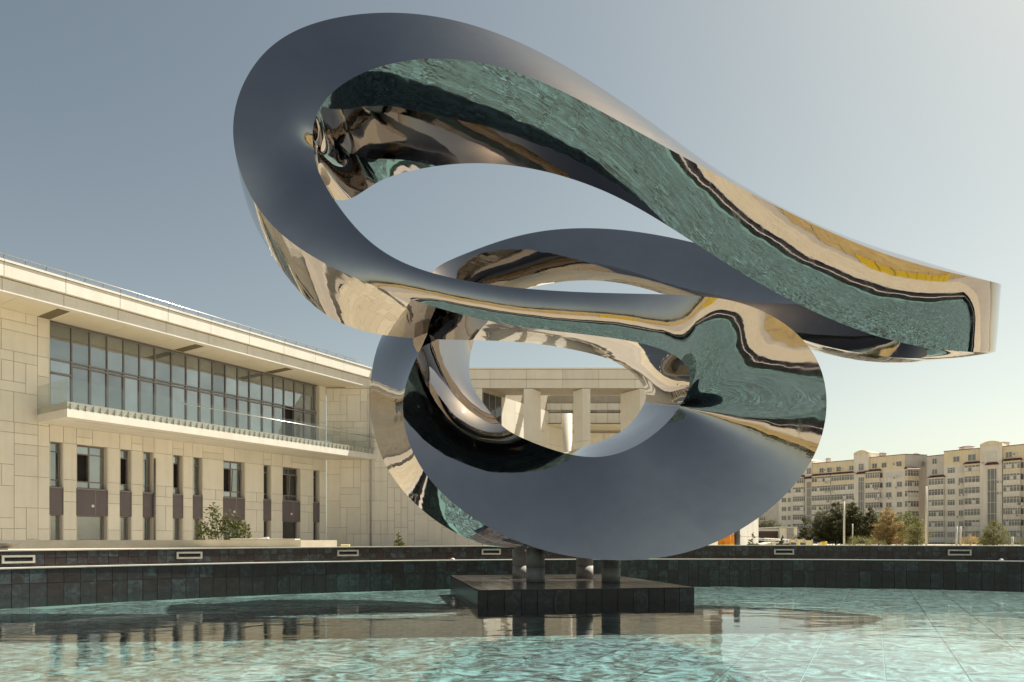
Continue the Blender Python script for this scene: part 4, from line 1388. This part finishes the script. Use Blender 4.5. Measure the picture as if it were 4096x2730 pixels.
aptL = empty('apartment_block', (100, 208, Z_GROUND), 'farther pale yellow apartment block with rounded stair tower, behind the dark conifers', 'building')
aptR = empty('apartment_block', (128, 180, Z_GROUND), 'nearer pale yellow apartment block at the right edge with tall arched tower and glazed bays', 'building')
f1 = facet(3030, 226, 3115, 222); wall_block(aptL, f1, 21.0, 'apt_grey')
for k in range(4, 9): window_unit(aptL, f1, f1[4](3050), ROW[k], 2.0, 1.4, panes=3)
f2 = facet(3115, 222, 3218, 216); wall_block(aptL, f2, 23.8, 'apt_cream'); parapet(aptL, f2, 23.8, 20.4)
for k in range(1, 9):
    window_unit(aptL, f2, f2[4](3136), ROW[k], 1.5, 1.45); window_unit(aptL, f2, f2[4](3157), ROW[k], 0.95, 1.45)
bay(aptL, f2, 3171, 3214, range(1, 9), panes=4)
f3 = facet(3218, 215.6, 3247, 213.6); wall_block(aptL, f3, 24.6, 'apt_cream'); arch_top(aptL, f3, 24.6, 25.6); stair(aptL, f3, 3227, 3245, 2.0, 18.4)
window_unit(aptL, f3, f3[4](3236), ROW[0] + .1, 1.5, 1.9, panes=2)
f4 = facet(3247, 214, 3415, 204); wall_block(aptL, f4, 24.0, 'apt_cream'); parapet(aptL, f4, 24.0, 20.3)
for x in (3287, 3318, 3355, 3406): window_unit(aptL, f4, f4[4](x), ROW[0], 1.35, 1.45, dark=True)
bay(aptL, f4, 3247, 3321, range(1, 9), panes=8); bay(aptL, f4, 3324, 3420, range(1, 9), panes=9)
f5 = facet(3415, 203, 3475, 199.4); wall_block(aptL, f5, 25.4, 'apt_cream'); arch_top(aptL, f5, 25.4, 26.6); stair(aptL, f5, 3434, 3457, 3.0, 18.6)
window_unit(aptL, f5, f5[4](3445), ROW[0] - .1, 1.5, 2.0, panes=3)
f6 = facet(3475, 200, 3620, 192); wall_block(aptL, f6, 24.2, 'apt_cream'); parapet(aptL, f6, 24.2, 20.2)
for x in (3499, 3537, 3597): window_unit(aptL, f6, f6[4](x), ROW[0], 1.35, 1.45, dark=True)
bay(aptL, f6, 3461, 3517, range(1, 9), panes=6)
for k in range(1, 9):
    window_unit(aptL, f6, f6[4](3526), ROW[k], 0.8, 1.5, panes=1); window_unit(aptL, f6, f6[4](3555), ROW[k], 1.5, 1.5); window_unit(aptL, f6, f6[4](3598), ROW[k], 1.4, 1.5)
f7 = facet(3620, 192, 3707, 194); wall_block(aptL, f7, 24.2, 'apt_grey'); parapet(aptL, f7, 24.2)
bay(aptL, f7, 3631, 3676, range(1, 9), panes=4, p=1.0); window_unit(aptL, f7, f7[4](3691), ROW[0], 1.0, 1.5)
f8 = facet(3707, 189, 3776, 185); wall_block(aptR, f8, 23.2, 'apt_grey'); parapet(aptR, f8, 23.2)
bay(aptR, f8, 3714, 3774, range(2, 9), panes=5); window_unit(aptR, f8, f8[4](3739), ROW[0], 1.2, 1.5, dark=True); window_unit(aptR, f8, f8[4](3739), ROW[1], 1.4, 1.5, dark=True)
a_, u_, n_, L_, pos_ = f8
f9 = facet(3776, 184.6, 3920, 178); wall_block(aptR, f9, 24.0, 'apt_cream'); parapet(aptR, f9, 24.0, 20.3)
window_unit(aptR, f9, f9[4](3826), ROW[0], 1.5, 1.5); window_unit(aptR, f9, f9[4](3888), ROW[0] + .1, 1.8, 1.7)
for k in range(1, 9):
    window_unit(aptR, f9, f9[4](3805), ROW[k], 1.75, 1.5, panes=3); window_unit(aptR, f9, f9[4](3844), ROW[k], 1.05, 1.5)
bay(aptR, f9, 3857, 3933, range(1, 9), panes=5)
f10 = facet(3920, 177, 4008, 173.6); wall_block(aptR, f10, 24.4, 'apt_cream'); arch_top(aptR, f10, 24.4, 25.6); stair(aptR, f10, 3950, 3987, 4.0, 18.4)
window_unit(aptR, f10, f10[4](3966), ROW[0] + .1, 2.0, 1.9, panes=3)
f11 = facet(4008, 174.2, 4260, 163); wall_block(aptR, f11, 23.9, 'apt_cream'); parapet(aptR, f11, 23.9, 20.2)
window_unit(aptR, f11, f11[4](4036), ROW[0], 1.4, 1.5, dark=True)
bay(aptR, f11, 4012, 4080, range(1, 9), panes=6); 
for k in range(1, 9): window_unit(aptR, f11, f11[4](4096), ROW[k], 1.6, 1.5)
bay(aptR, f11, 4120, 4200, range(1, 9), panes=6)
for f, par, spots in ((f6, aptL, ((3579, 0), (3587, 1), (3594, 2), (3509, 2), (3519, 2), (3513, 3), (3524, 3), (3564, 3), (3514, 4), (3562, 4))), (f4, aptL, ((3313, 1), (3313, 2), (3331, 2), (3317, 3), (3324, 3), (3381, 3), (3301, 0), (3330, 0), (3367, 0))),
                      (f9, aptR, ((3846, 2), (3848, 3), (3863, 3), (3840, 5), (3864, 6))), (f11, aptR, ((4062, 0), (4003, 2), (4003, 3), (4085, 4), (4092, 4), (4080, 5)))):
    for x, k in spots: aircon(par, f, x, ROW[k] - (1.05 if k else 0.0), off=0.0 if k == 0 else 0.95)
chimney(aptL, 3316, 214, 24.0); chimney(aptL, 3534, 203, 24.1, 1.6, 1.7); chimney(aptL, 3669, 199, 24.2, 1.3, .9)
chimney(aptR, 3877, 186, 23.9, 2.4, 1.6); chimney(aptR, 4022, 180, 24.2, 2.0, 1.5)

# ================================================================== TREES AND SHRUBS
def leaf_cloud(name, P, Nrm, size, aspect, m, parent):
    """P (k,3) leaf centres, Nrm (k,3) facing; one quad each"""
    k = len(P)
    Nn = Nrm / np.linalg.norm(Nrm, axis=1, keepdims=True)
    ref = rng.normal(size=(k, 3))
    U = np.cross(Nn, ref); U /= np.linalg.norm(U, axis=1, keepdims=True)
    V = np.cross(Nn, U)
    s = size * rng.uniform(0.6, 1.3, (k, 1))
    a, b = U * s * aspect, V * s
    q = np.stack([P - a * .5, P + b * .5 , P + a * .5, P - b * .5], 1).reshape(-1, 3)
    me = bpy.data.meshes.new(name)
    me.vertices.add(4 * k); me.vertices.foreach_set("co", q.ravel())
    me.loops.add(4 * k); me.loops.foreach_set("vertex_index", np.arange(4 * k, dtype=np.int32))
    me.polygons.add(k)
    me.polygons.foreach_set("loop_start", np.arange(0, 4 * k, 4, dtype=np.int32))
    me.polygons.foreach_set("loop_total", np.full(k, 4, dtype=np.int32))
    at_ = me.attributes.new("leaf_rand", 'FLOAT', 'FACE')
    at_.data.foreach_set("value", np.clip(rng.normal(0.45, 0.24, k), 0, 1))
    me.update(calc_edges=True); me.validate()
    me.materials.append(M[m])
    return link(name, me, parent)

def limbs(par, base, h, r, n, spread, z0=0.25):
    mb = MB()
    b = Vector(base)
    pts = [b + Vector((0, 0, h * t)) + Vector((math.sin(t * 5 + h) * r * .5, math.cos(t * 4) * r * .5, 0)) for t in (0, .2, .4, .6, .8, .97)]
    mb.tube(pts, [r, r * .85, r * .68, r * .5, r * .3, r * .08], 7)
    for i in range(n):
        t = z0 + (0.92 - z0) * (i + rng.random()) / n
        w = i * 2.4 + rng.random()
        s = pts[0].lerp(pts[-1], t)
        L = spread * (1 - t) ** .6 * rng.uniform(.6, 1)
        e = s + Vector((math.cos(w) * L, math.sin(w) * L, L * rng.uniform(-.05, .5)))
        mb.tube([s, s.lerp(e, .5) + Vector((0, 0, L * .06)), e], [r * .3 * (1 - t * .6), r * .2 * (1 - t * .6), r * .05], 5, cap=False)
    return mb.build('trunk', M['trunk'], par, smooth=True)

def conifer(base, h, R_, m, label, name='conifer_tree', clumps=110, per=34, lean=0.0, group='trees in front of the apartment blocks', leaf=0.2):
    e = empty(name, base, label, 'tree', group)
    limbs(e, base, h, 0.018 * h, 26, R_ * .9, 0.06)
    P, Q = [], []
    lob = rng.uniform(.5, 1.25, (4, 9))
    for i in range(clumps):
        t = rng.beta(1.1, 1.7)
        w = rng.uniform(0, 2 * math.pi)
        rr = R_ * ((1 - t) ** .55) * lob[int(t * 3.99), int(w / (2 * math.pi) * 9 + 2.3 * int(t * 3.99)) % 9] * rng.uniform(.72, 1.12) + .03 * R_
        n_ = int(per * 2.6 * (0.5 + (1 - t)))
        f = rng.beta(2.2, 1.0, n_)[:, None]
        d = np.array([math.cos(w), math.sin(w), rng.uniform(0.0, .55)])
        o = np.array(base) + np.array([0, 0, h * (0.05 + .93 * t)])
        c = o + d * rr * f
        c += rng.normal(size=(n_, 3)) * np.array([1, 1, .75]) * (0.035 * R_ + .09 * rr * (1.25 - f))
        P.append(c); Q.append(rng.normal(size=(n_, 3)) + d * .5 + np.array([0, 0, .4]))
    top = np.array(base) + np.stack([rng.normal(0, .035 * R_, 30), rng.normal(0, .035 * R_, 30), h * rng.uniform(.9, 1.03, 30)], 1)
    P.append(top); Q.append(rng.normal(size=(30, 3)))
    leaf_cloud('crown', np.concatenate(P), np.concatenate(Q), leaf * 0.92 * h / 6, 0.42, m, e)
    return e

def broad(base, h, R_, m, label, name='broadleaf_tree', clumps=70, per=60, z0=.3, group='trees in front of the apartment blocks', leaf=.2, cat='tree'):
    e = empty(name, base, label, cat, group)
    limbs(e, base, h * .9, 0.022 * h, 14, R_ * .8, .15)
    P, Q = [], []
    for i in range(clumps):
        d = rng.normal(size=3); d /= np.linalg.norm(d)
        r = rng.uniform(.45, 1.0) ** .6
        c = np.array(base) + np.array([0, 0, h * (z0 + 1) / 2]) + d * np.array([R_, R_, h * (1 - z0) / 2]) * r * rng.uniform(.82, 1.05)
        n_ = int(per * 2.2 * rng.uniform(.5, 1.3))
        P.append(c + rng.normal(size=(n_, 3)) * R_ * .13 * np.array([1, 1, .8])); Q.append(rng.normal(size=(n_, 3)) + d + np.array([0, 0, .5]))
    leaf_cloud('crown', np.concatenate(P), np.concatenate(Q), leaf * .8 * R_ / 2.5, .6, m, e)
    return e

def spot(xz, yz, wz, Y):     # from the survey of the right part of the picture: middle, top, width -> base, height, radius
    xn, yn = 3000 + xz / 2.147, 1700 + yz / 2.147
    p = at(xn, yn, Y)
    return (p.x, Y, Z_GROUND), p.z - Z_GROUND, wz / 2.147 / 2730.667 * Y / 2 * 1.5

b_, h_, r_ = spot(478, 775, 130, 112); conifer(b_, h_, r_, 'leaf_dark', 'dark conifer farthest left in the row, beside the concrete garage')
b_, h_, r_ = spot(620, 715, 190, 110); conifer(b_, h_, r_ , 'leaf_dark', 'broad dark conifer second from the left, leaning over the yellow barriers', clumps=150)
b_, h_, r_ = spot(735, 652, 190, 108); conifer(b_, h_, r_, 'leaf_dark', 'tall dark conifer directly left of the pale tall pole', clumps=170)
b_, h_, r_ = spot(885, 645, 190, 107); conifer(b_, h_, r_, 'leaf_dark', 'tallest dark conifer between the tall pale pole and the short pole', clumps=170)
b_, h_, r_ = spot(1032, 700, 150, 105); conifer(b_, h_, r_, 'leaf_dark', 'narrow pointed dark conifer right of the short pole', clumps=130)
b_, h_, r_ = spot(1110, 770, 150, 109); broad(b_, h_, r_, 'leaf_green', 'green leafy tree half hidden behind the rust coloured conifer')
b_, h_, r_ = spot(1192, 700, 190, 98); conifer(b_, h_, r_, 'leaf_rust', 'dry rust brown conifer among green trees', clumps=180, per=30)
b_, h_, r_ = spot(1310, 760, 200, 104); broad(b_, h_, r_, 'leaf_green', 'rounded green broadleaf tree right of the rust brown conifer', clumps=90)
b_, h_, r_ = spot(1440, 825, 160, 92); conifer(b_, h_, r_, 'leaf_olive', 'light olive conifer beside the tallest thick pale pole')
b_, h_, r_ = spot(1375, 850, 120, 96); broad(b_, h_, r_, 'leaf_olive', 'small bright green tree squeezed between the round tree and the olive conifer', clumps=50)
b_, h_, r_ = spot(2092, 815, 170, 80); conifer(b_, h_, r_, 'leaf_olive', 'bushy olive conifer before the arched tower of the right block', clumps=130)
b_, h_, r_ = spot(2015, 905, 90, 82); conifer(b_, h_, r_, 'leaf_olive', 'small conifer just left of the bushy olive one', clumps=60)
b_, h_, r_ = spot(2345, 955, 110, 78); conifer(b_, h_, r_, 'leaf_olive', 'small conifer cut by the right edge of the picture', clumps=60)
# young plants just behind the pool rim
def young(xz, yz, wz, Y, m, label, kind='c', group='young plants behind the pool rim', **k):
    b_, h_, r_ = spot(xz, yz, wz, Y)
    b_ = (b_[0], b_[1], Z_TERRACE if Y < 24 else Z_GROUND); h_ = h_ - (b_[2] - Z_GROUND)
    if kind == 'c': return conifer(b_, h_, r_, m, label, name='young_conifer', group=group, **k)
    return broad(b_, h_, r_, m, label, name='shrub', group=group, cat='shrub', **k)
young(25, 932, 85, 34, 'leaf_green', 'young spruce in front of the pale end block wall', clumps=60, per=24, leaf=.35)
young(280, 950, 75, 36, 'leaf_green', 'young pine in front of the white van', clumps=40, per=22, leaf=.35)
young(185, 965, 60, 44, 'flower', 'small yellow bush behind the white van roof rack', 'b', clumps=22, per=24)
young(385, 985, 90, 44, 'flower', 'yellow flowering bush beside the blue tub', 'b', clumps=30, per=26)
young(945, 955, 150, 40, 'leaf_olive', 'light green shrub at the foot of the short pole', 'b', clumps=40, per=34)
young(1075, 965, 110, 42, 'leaf_olive', 'light green shrub at the foot of the rust brown conifer', 'b', clumps=36, per=30)
young(1590, 1010, 60, 40, 'leaf_olive', 'tiny green shrub just right of the thickest pole', 'b', clumps=16, per=24)
young(1735, 930, 110, 38, 'leaf_olive', 'sparse thin shrub left of the paired posts', 'b', clumps=24, per=12)
young(1895, 945, 120, 36, 'flower', 'yellow flowering shrub right of the paired posts', 'b', clumps=30, per=22)
young(1855, 985, 60, 37, 'leaf_green', 'low green shrub under the yellow flowers', 'b', clumps=18, per=30)
young(2180, 985, 60, 38, 'flower', 'thin rusty flower clump right of the bushy olive conifer', 'b', clumps=16, per=14)
# sapling near the shaded wall and the big-leaved shrub on the left
p = at(1594, 2131, 19.0)
conifer((p.x, 19.0, Z_TERRACE), p.z - Z_TERRACE, 0.17, 'leaf_green', 'single tiny conifer sapling against the shaded panelled wall', name='young_conifer', clumps=46, per=18, group=None, leaf=.45)
def glossy_shrub():
    Y = 22.0
    c = at(885, 2170, Y)
    e = empty('shrub', (c.x, Y, Z_GROUND), 'glossy big-leaved shrub behind the low planter wall in front of the facade', 'shrub')
    mb = MB(); P, Q = [], []
    tips = [(838, 2035, 40), (850, 2075, 48), (835, 2110, 55), (905, 2078, 55), (935, 2095, 60), (975, 2112, 45), (990, 2140, 30), (820, 2112, 16), (870, 2130, 70), (930, 2140, 70), (960, 2150, 60), (822, 2148, 14), (890, 2105, 45)]
    for xn, yn, w in tips:
        t = at(xn, yn, Y) + Vector((0, rng.uniform(-.35, .35), 0))
        s = Vector((c.x + rng.uniform(-.2, .2), Y, Z_GROUND))
        mid = s.lerp(t, .55) + Vector((0, 0, -.05))
        mb.tube([s, mid, t], [.016, .011, .004], 5, cap=False)
        k = int(w * 1.5)
        o = np.array(t) + rng.normal(size=(k, 3)) * np.array([w / 2730 * Y * .2, .22, .13]) + np.array([0, 0, -.05])
        P.append(o); Q.append(rng.normal(size=(k, 3)) + np.array([.2, -.5, .6]))
    mb.build('stem', M['trunk'], e, smooth=True)
    leaf_cloud('foliage', np.concatenate(P), np.concatenate(Q), 0.135, .42, 'leaf_gloss', e)
glossy_shrub()

# ================================================================== POLES, SHEDS, VAN
def pole(xz, yz, Y, r, label, m='stone', group='pale poles on the far side'):
    p = at(3000 + xz / 2.147, 1700 + yz / 2.147, Y)
    e = empty('pole', (p.x, Y, Z_GROUND), label, 'pole', group)
    mb = MB(); mb.tube([(p.x, Y, Z_GROUND), (p.x, Y, Z_GROUND + .4)], r * 1.5, 12); mb.build('pole_base', M[m], e, smooth=True)
    mb = MB(); mb.tube([(p.x, Y, Z_GROUND + .4), (p.x, Y, p.z)], [r, r * .85], 12); mb.build('shaft', M[m], e, smooth=True)
pole(808, 655, 60, 0.085, 'tall pale pole in front of the dark conifers')
pole(881, 848, 58, 0.05, 'short thin pale pole right of the tall pole by the conifers')
pole(1514, 525, 62, 0.095, 'thickest tallest pale pole in front of the gap between the two apartment blocks')
pole(1775, 872, 52, 0.075, 'left one of the two paired pale posts before the right block')
pole(1808, 870, 52, 0.07, 'right one of the two paired pale posts before the right block')
pole(2254, 960, 50, 0.085, 'short thick pale post near the right edge')

g_ = empty('garage', (53, 130, Z_GROUND), 'low brown garage with a flat beige roof slab, left of the conifers', 'garage')
def span(x0, x1, y0, Y): return at(3000 + x0 / 2.147, 1700 + y0 / 2.147, Y), at(3000 + x1 / 2.147, 1700 + y0 / 2.147, Y)
a, b = span(76, 252, 912, 130); mb = MB(); mb.box(a.x, b.x, 130, 138, Z_GROUND, a.z); mb.build('wall', M['brown'], g_)
mb = MB()
for k in range(12): mb.box(a.x + .1, b.x - .1, 129.9, 129.99, a.z - .4 - k * .42, a.z - .12 - k * .42)
mb.build('door_slats', M['brown'], g_)
a2, b2 = span(70, 258, 895, 130); mb = MB(); mb.box(a2.x, b2.x, 129.2, 138.5, a.z, a2.z); mb.build('roof', M['stone'], g_)
c_ = empty('concrete_shed', (60, 128, Z_GROUND), 'stained concrete shed beside the brown garage', 'shed')
a, b = span(254, 405, 886, 129); mb = MB(); mb.box(a.x + .05, b.x, 129, 140, Z_GROUND, a.z); mb.build('wall', M['apt_cream'], c_)
a, b = span(318, 376, 890, 128.9); mb = MB(); mb.box(a.x, b.x, 128.9, 128.98, Z_GROUND, a.z); mb.build('stained_panel', M['concrete'], c_)
a, b = span(250, 410, 884, 128.6); mb = MB(); mb.box(a.x, b.x, 128.6, 140.2, a.z, a.z + .25); mb.build('roof', M['stone'], c_)
a = at(3050, 2090, 150)
broad((a.x, 150, Z_GROUND), a.z - Z_GROUND + .5, 3.2, 'leaf_dark', 'dark bushy tree behind the brown garage', group='trees in front of the apartment blocks')
a = at(3070, 2090, 145); broad((a.x, 145, Z_GROUND), a.z - Z_GROUND + .3, 3.0, 'leaf_dark', 'second dark bush behind the garage, nearer the concrete shed')

def van():
    Y = 44.0
    a, b = at(3055, 2172, Y), at(3118, 2172, Y)
    L_ = b.x - a.x; zr = at(0, 2168, Y).z
    e = empty('white_van', ((a.x + b.x) / 2, Y + .6, Z_GROUND), 'white van with a roof rack, only its top showing over the pool rim', 'van')
    x0, x1 = a.x, b.x + 1.2
    def prof(y):   # side outline front to back
        return [(x0, y, -.55), (x0 + .05, y, .02 - .25), (x0 + .5, y, zr - .03), (x0 + .75, y, zr), (x1 - .1, y, zr), (x1, y, zr - .1), (x1, y, -.55)]
    mb = MB(); A_, B_ = prof(Y), prof(Y + 1.5)
    mb.poly(A_); mb.poly(list(reversed(B_)))
    for i in range(len(A_)):
        j = (i + 1) % len(A_); mb.poly([A_[i], B_[i], B_[j], A_[j]])
    add_bevel(mb.build('body', M['white_paint'], e), .05)
    mb = MB(); mb.box(x0 + .78, x0 + 1.25, Y - .012, Y + .01, zr - .36, zr - .1); mb.box(x0 + 1.33, x0 + 1.9, Y - .012, Y + .01, zr - .36, zr - .1); mb.build('window', M['glass_dark'], e)
    for x in (x0 + .45, x1 - .5):
        mb = MB(); pts = [(x, Y - .04, -.68), (x, Y + .16, -.68)]; mb.tube(pts, .27, 20); mb.build('wheel', M['black'], e, smooth=False)
    mb = MB()
    for y in (Y + .15, Y + 1.3):
        mb.tube([(x0 + .1, y, zr + .24), (x0 + 1.7, y, zr + .16)], .02, 6)
        mb.tube([(x0 + .1, y, zr + .13), (x0 + 1.7, y, zr + .08)], .012, 6)
    for k in range(8):
        x = x0 + .12 + k * .22; mb.tube([(x, Y + .15, zr - .04), (x, Y + .15, zr + .25 - k * .01)], .015, 5); mb.tube([(x, Y + .15, zr + .23 - k * .01), (x, Y + 1.3, zr + .23 - k * .01)], .012, 5)
    mb.build('roof_rack', M['white_paint'], e)
van()
# yellow barrier panels, tubs and small site things past the rim
Y = 56.0
for k, (xa, xb, yt, m, lb) in enumerate(((345, 400, 985, 'foam', 'pale yellow barrier panel nearest the white van'), (402, 470, 982, 'foam', 'middle pale yellow barrier panel'), (472, 545, 990, 'foam', 'pale yellow barrier panel farthest right, partly behind the conifer'))):
    a, b = span(xa, xb, yt, Y)
    e = empty('barrier', (a.x, Y, Z_GROUND), lb, 'barrier', 'yellow barriers behind the rim')
    mb = MB(); mb.box(a.x, b.x - .08, Y, Y + .06, -.6, a.z); mb.build('panel', M[m], e)
    mb = MB(); mb.box(a.x - .03, a.x + .05, Y - .03, Y + .1, Z_GROUND, a.z + .08); mb.box(b.x - .12, b.x - .05, Y - .03, Y + .1, Z_GROUND, a.z + .08); mb.build('post', M['stone'], e)
def tub(xz, yz, wz, Y, m, label):
    p = at(3000 + xz / 2.147, 1700 + yz / 2.147, Y); w = wz / 2.147 / 2730.667 * Y / 2
    mb = MB(); h = .62
    mb.tube([(p.x, Y, p.z - h), (p.x, Y, p.z - h * .35), (p.x, Y, p.z - .06), (p.x, Y, p.z - .05), (p.x, Y, p.z)], [w * .8, w * .92, w, w * 1.08, w * 1.08], 20)
    tag(mb.build('tub', M[m], smooth=True), label, 'tub', 'tubs on the far terrace')
tub(636, 1001, 46, 30, 'yellow', 'bright yellow tub standing past the rim under the tall dark conifers')
tub(598, 1010, 34, 30.5, 'white_paint', 'white tub beside the bright yellow one')
M['blue'] = rough_mat('blue_plastic', (0.05, 0.09, 0.17), (0.07, 0.12, 0.22), 5, .5)
tub(375, 1008, 44, 33, 'blue', 'dark blue tub left of the small yellow flowers')
tub(455, 1010, 44, 33.5, 'blue', 'dark blue tub under the yellow barriers farther right')

# ================================================================== BEHIND THE CAMERA (seen in the mirror steel)
bank = MB()
for i in range(40):
    for j in range(8):
        def q(i, j):
            x = -90 + i * 5; y = -27 - j * 5
            z = Z_GROUND + 0.02 + (j / 8) ** 1.2 * 3.2 + (0 if j == 0 else .5 * math.sin(i * .7 + j) * .6)
            return (x, y, z)
        bank.poly([q(i, j), q(i + 1, j), q(i + 1, j + 1), q(i, j + 1)])
tag(bank.build('grass_bank', M['grass'], smooth=True), kind='structure')
fen = empty('mesh_fence', (0, -26, Z_GROUND), 'long wire mesh fence on dark posts at the foot of a dry grass bank', 'fence')
post0 = None
for i in range(36):
    x = -60 + i * 3.4
    if post0 is None:
        mb = MB(); mb.tube([(0, 0, 0), (0, 0, 2.1)], .05, 8); post0 = mb.build('post', M['grey_metal'], fen); o = post0; o.matrix_parent_inverse = Matrix.Identity(4)
    else:
        o = post0.copy(); col.objects.link(o)
    o.parent = fen; o.location = (x, 0, 0)
mb = MB()
for k in range(9): mb.box(-60, 60, -26.01, -25.99, Z_GROUND + .2 + k * .22, Z_GROUND + .215 + k * .22)
for k in range(400): mb.box(-60 + k * .3, -59.985 + k * .3, -26.006, -25.994, Z_GROUND + .1, Z_GROUND + 2.0)
tag(mb.build('mesh_wires', M['grey_metal'], fen), kind='stuff')
P, Q = [], []
for i in range(420):
    x = rng.uniform(-150, 150); y = rng.uniform(-95, -75)
    n_ = 26; s = rng.uniform(1.2, 2.6)
    P.append(np.array([x, y, rng.uniform(1.2, 5.5)]) + rng.normal(size=(n_, 3)) * s * np.array([1, .7, .8])); Q.append(rng.normal(size=(n_, 3)) + np.array([0, .6, .5]))
w_ = leaf_cloud('far_wood', np.concatenate(P), np.concatenate(Q), 1.2, .6, 'leaf_dark', None)
tag(w_, kind='stuff')

# site hoarding and parked cars behind the viewer
ho = empty('hoarding', (16, -21, Z_GROUND), 'row of yellow site hoarding panels behind the viewer, mirrored in the ring', 'hoarding')
for k in range(9):
    mb = MB(); mb.box(9 + k * 1.9, 9 + k * 1.9 + 1.86, -21.04, -20.98, Z_GROUND, Z_GROUND + 1.9); mb.build('hoarding_panel', M['yellow'], ho)
    mb = MB(); mb.box(9 + k * 1.9 - .05, 9 + k * 1.9 + .01, -21.1, -20.94, Z_GROUND, Z_GROUND + 2.0); mb.build('hoarding_post', M['grey_metal'], ho)
M['red_paint'] = rough_mat('red_paint', (0.45, 0.03, 0.02), (0.5, 0.04, 0.025), 2, .3)
def car(x, y, m, label):
    e = empty('parked_car', (x, y, Z_GROUND), label, 'car', 'cars parked behind the viewer')
    prof = [(-2.1, .3), (-2.1, .75), (-1.95, .95), (-1.1, 1.0), (-.5, 1.42), (.9, 1.45), (1.55, 1.02), (2.05, .9), (2.12, .35)]
    def side(pr, y0, y1, name, mm):
        mb = MB()
        A_ = [(x + a, y + y0, Z_GROUND + z) for a, z in pr]; B_ = [(x + a, y + y1, Z_GROUND + z) for a, z in pr]
        mb.poly(A_); mb.poly(list(reversed(B_)))
        for i in range(len(A_)):
            j = (i + 1) % len(A_); mb.poly([A_[i], B_[i], B_[j], A_[j]])
        return mb.build(name, mm, e)
    add_bevel(side(prof, -.85, .85, 'body', m), .08, 3)
    side([(-1.0, 1.02), (-.46, 1.36), (.18, 1.38), (.18, 1.0)], -.87, .87, 'side_window', M['glass_dark'])
    side([(.26, 1.0), (.26, 1.38), (.86, 1.38), (1.42, 1.02)], -.87, .87, 'side_window', M['glass_dark'])
    for a in (-1.3, 1.3):
        for yy in (-.88, .7):
            mb = MB(); mb.tube([(x + a, y + yy, Z_GROUND + .32), (x + a, y + yy + .2, Z_GROUND + .32)], .32, 18); mb.build('wheel', M['black'], e)
car(13.5, -23.4, M['red_paint'], 'red parked car behind the yellow hoarding, behind the viewer')
car(19.5, -23.6, M['white_paint'], 'white parked car behind the yellow hoarding, behind the viewer')
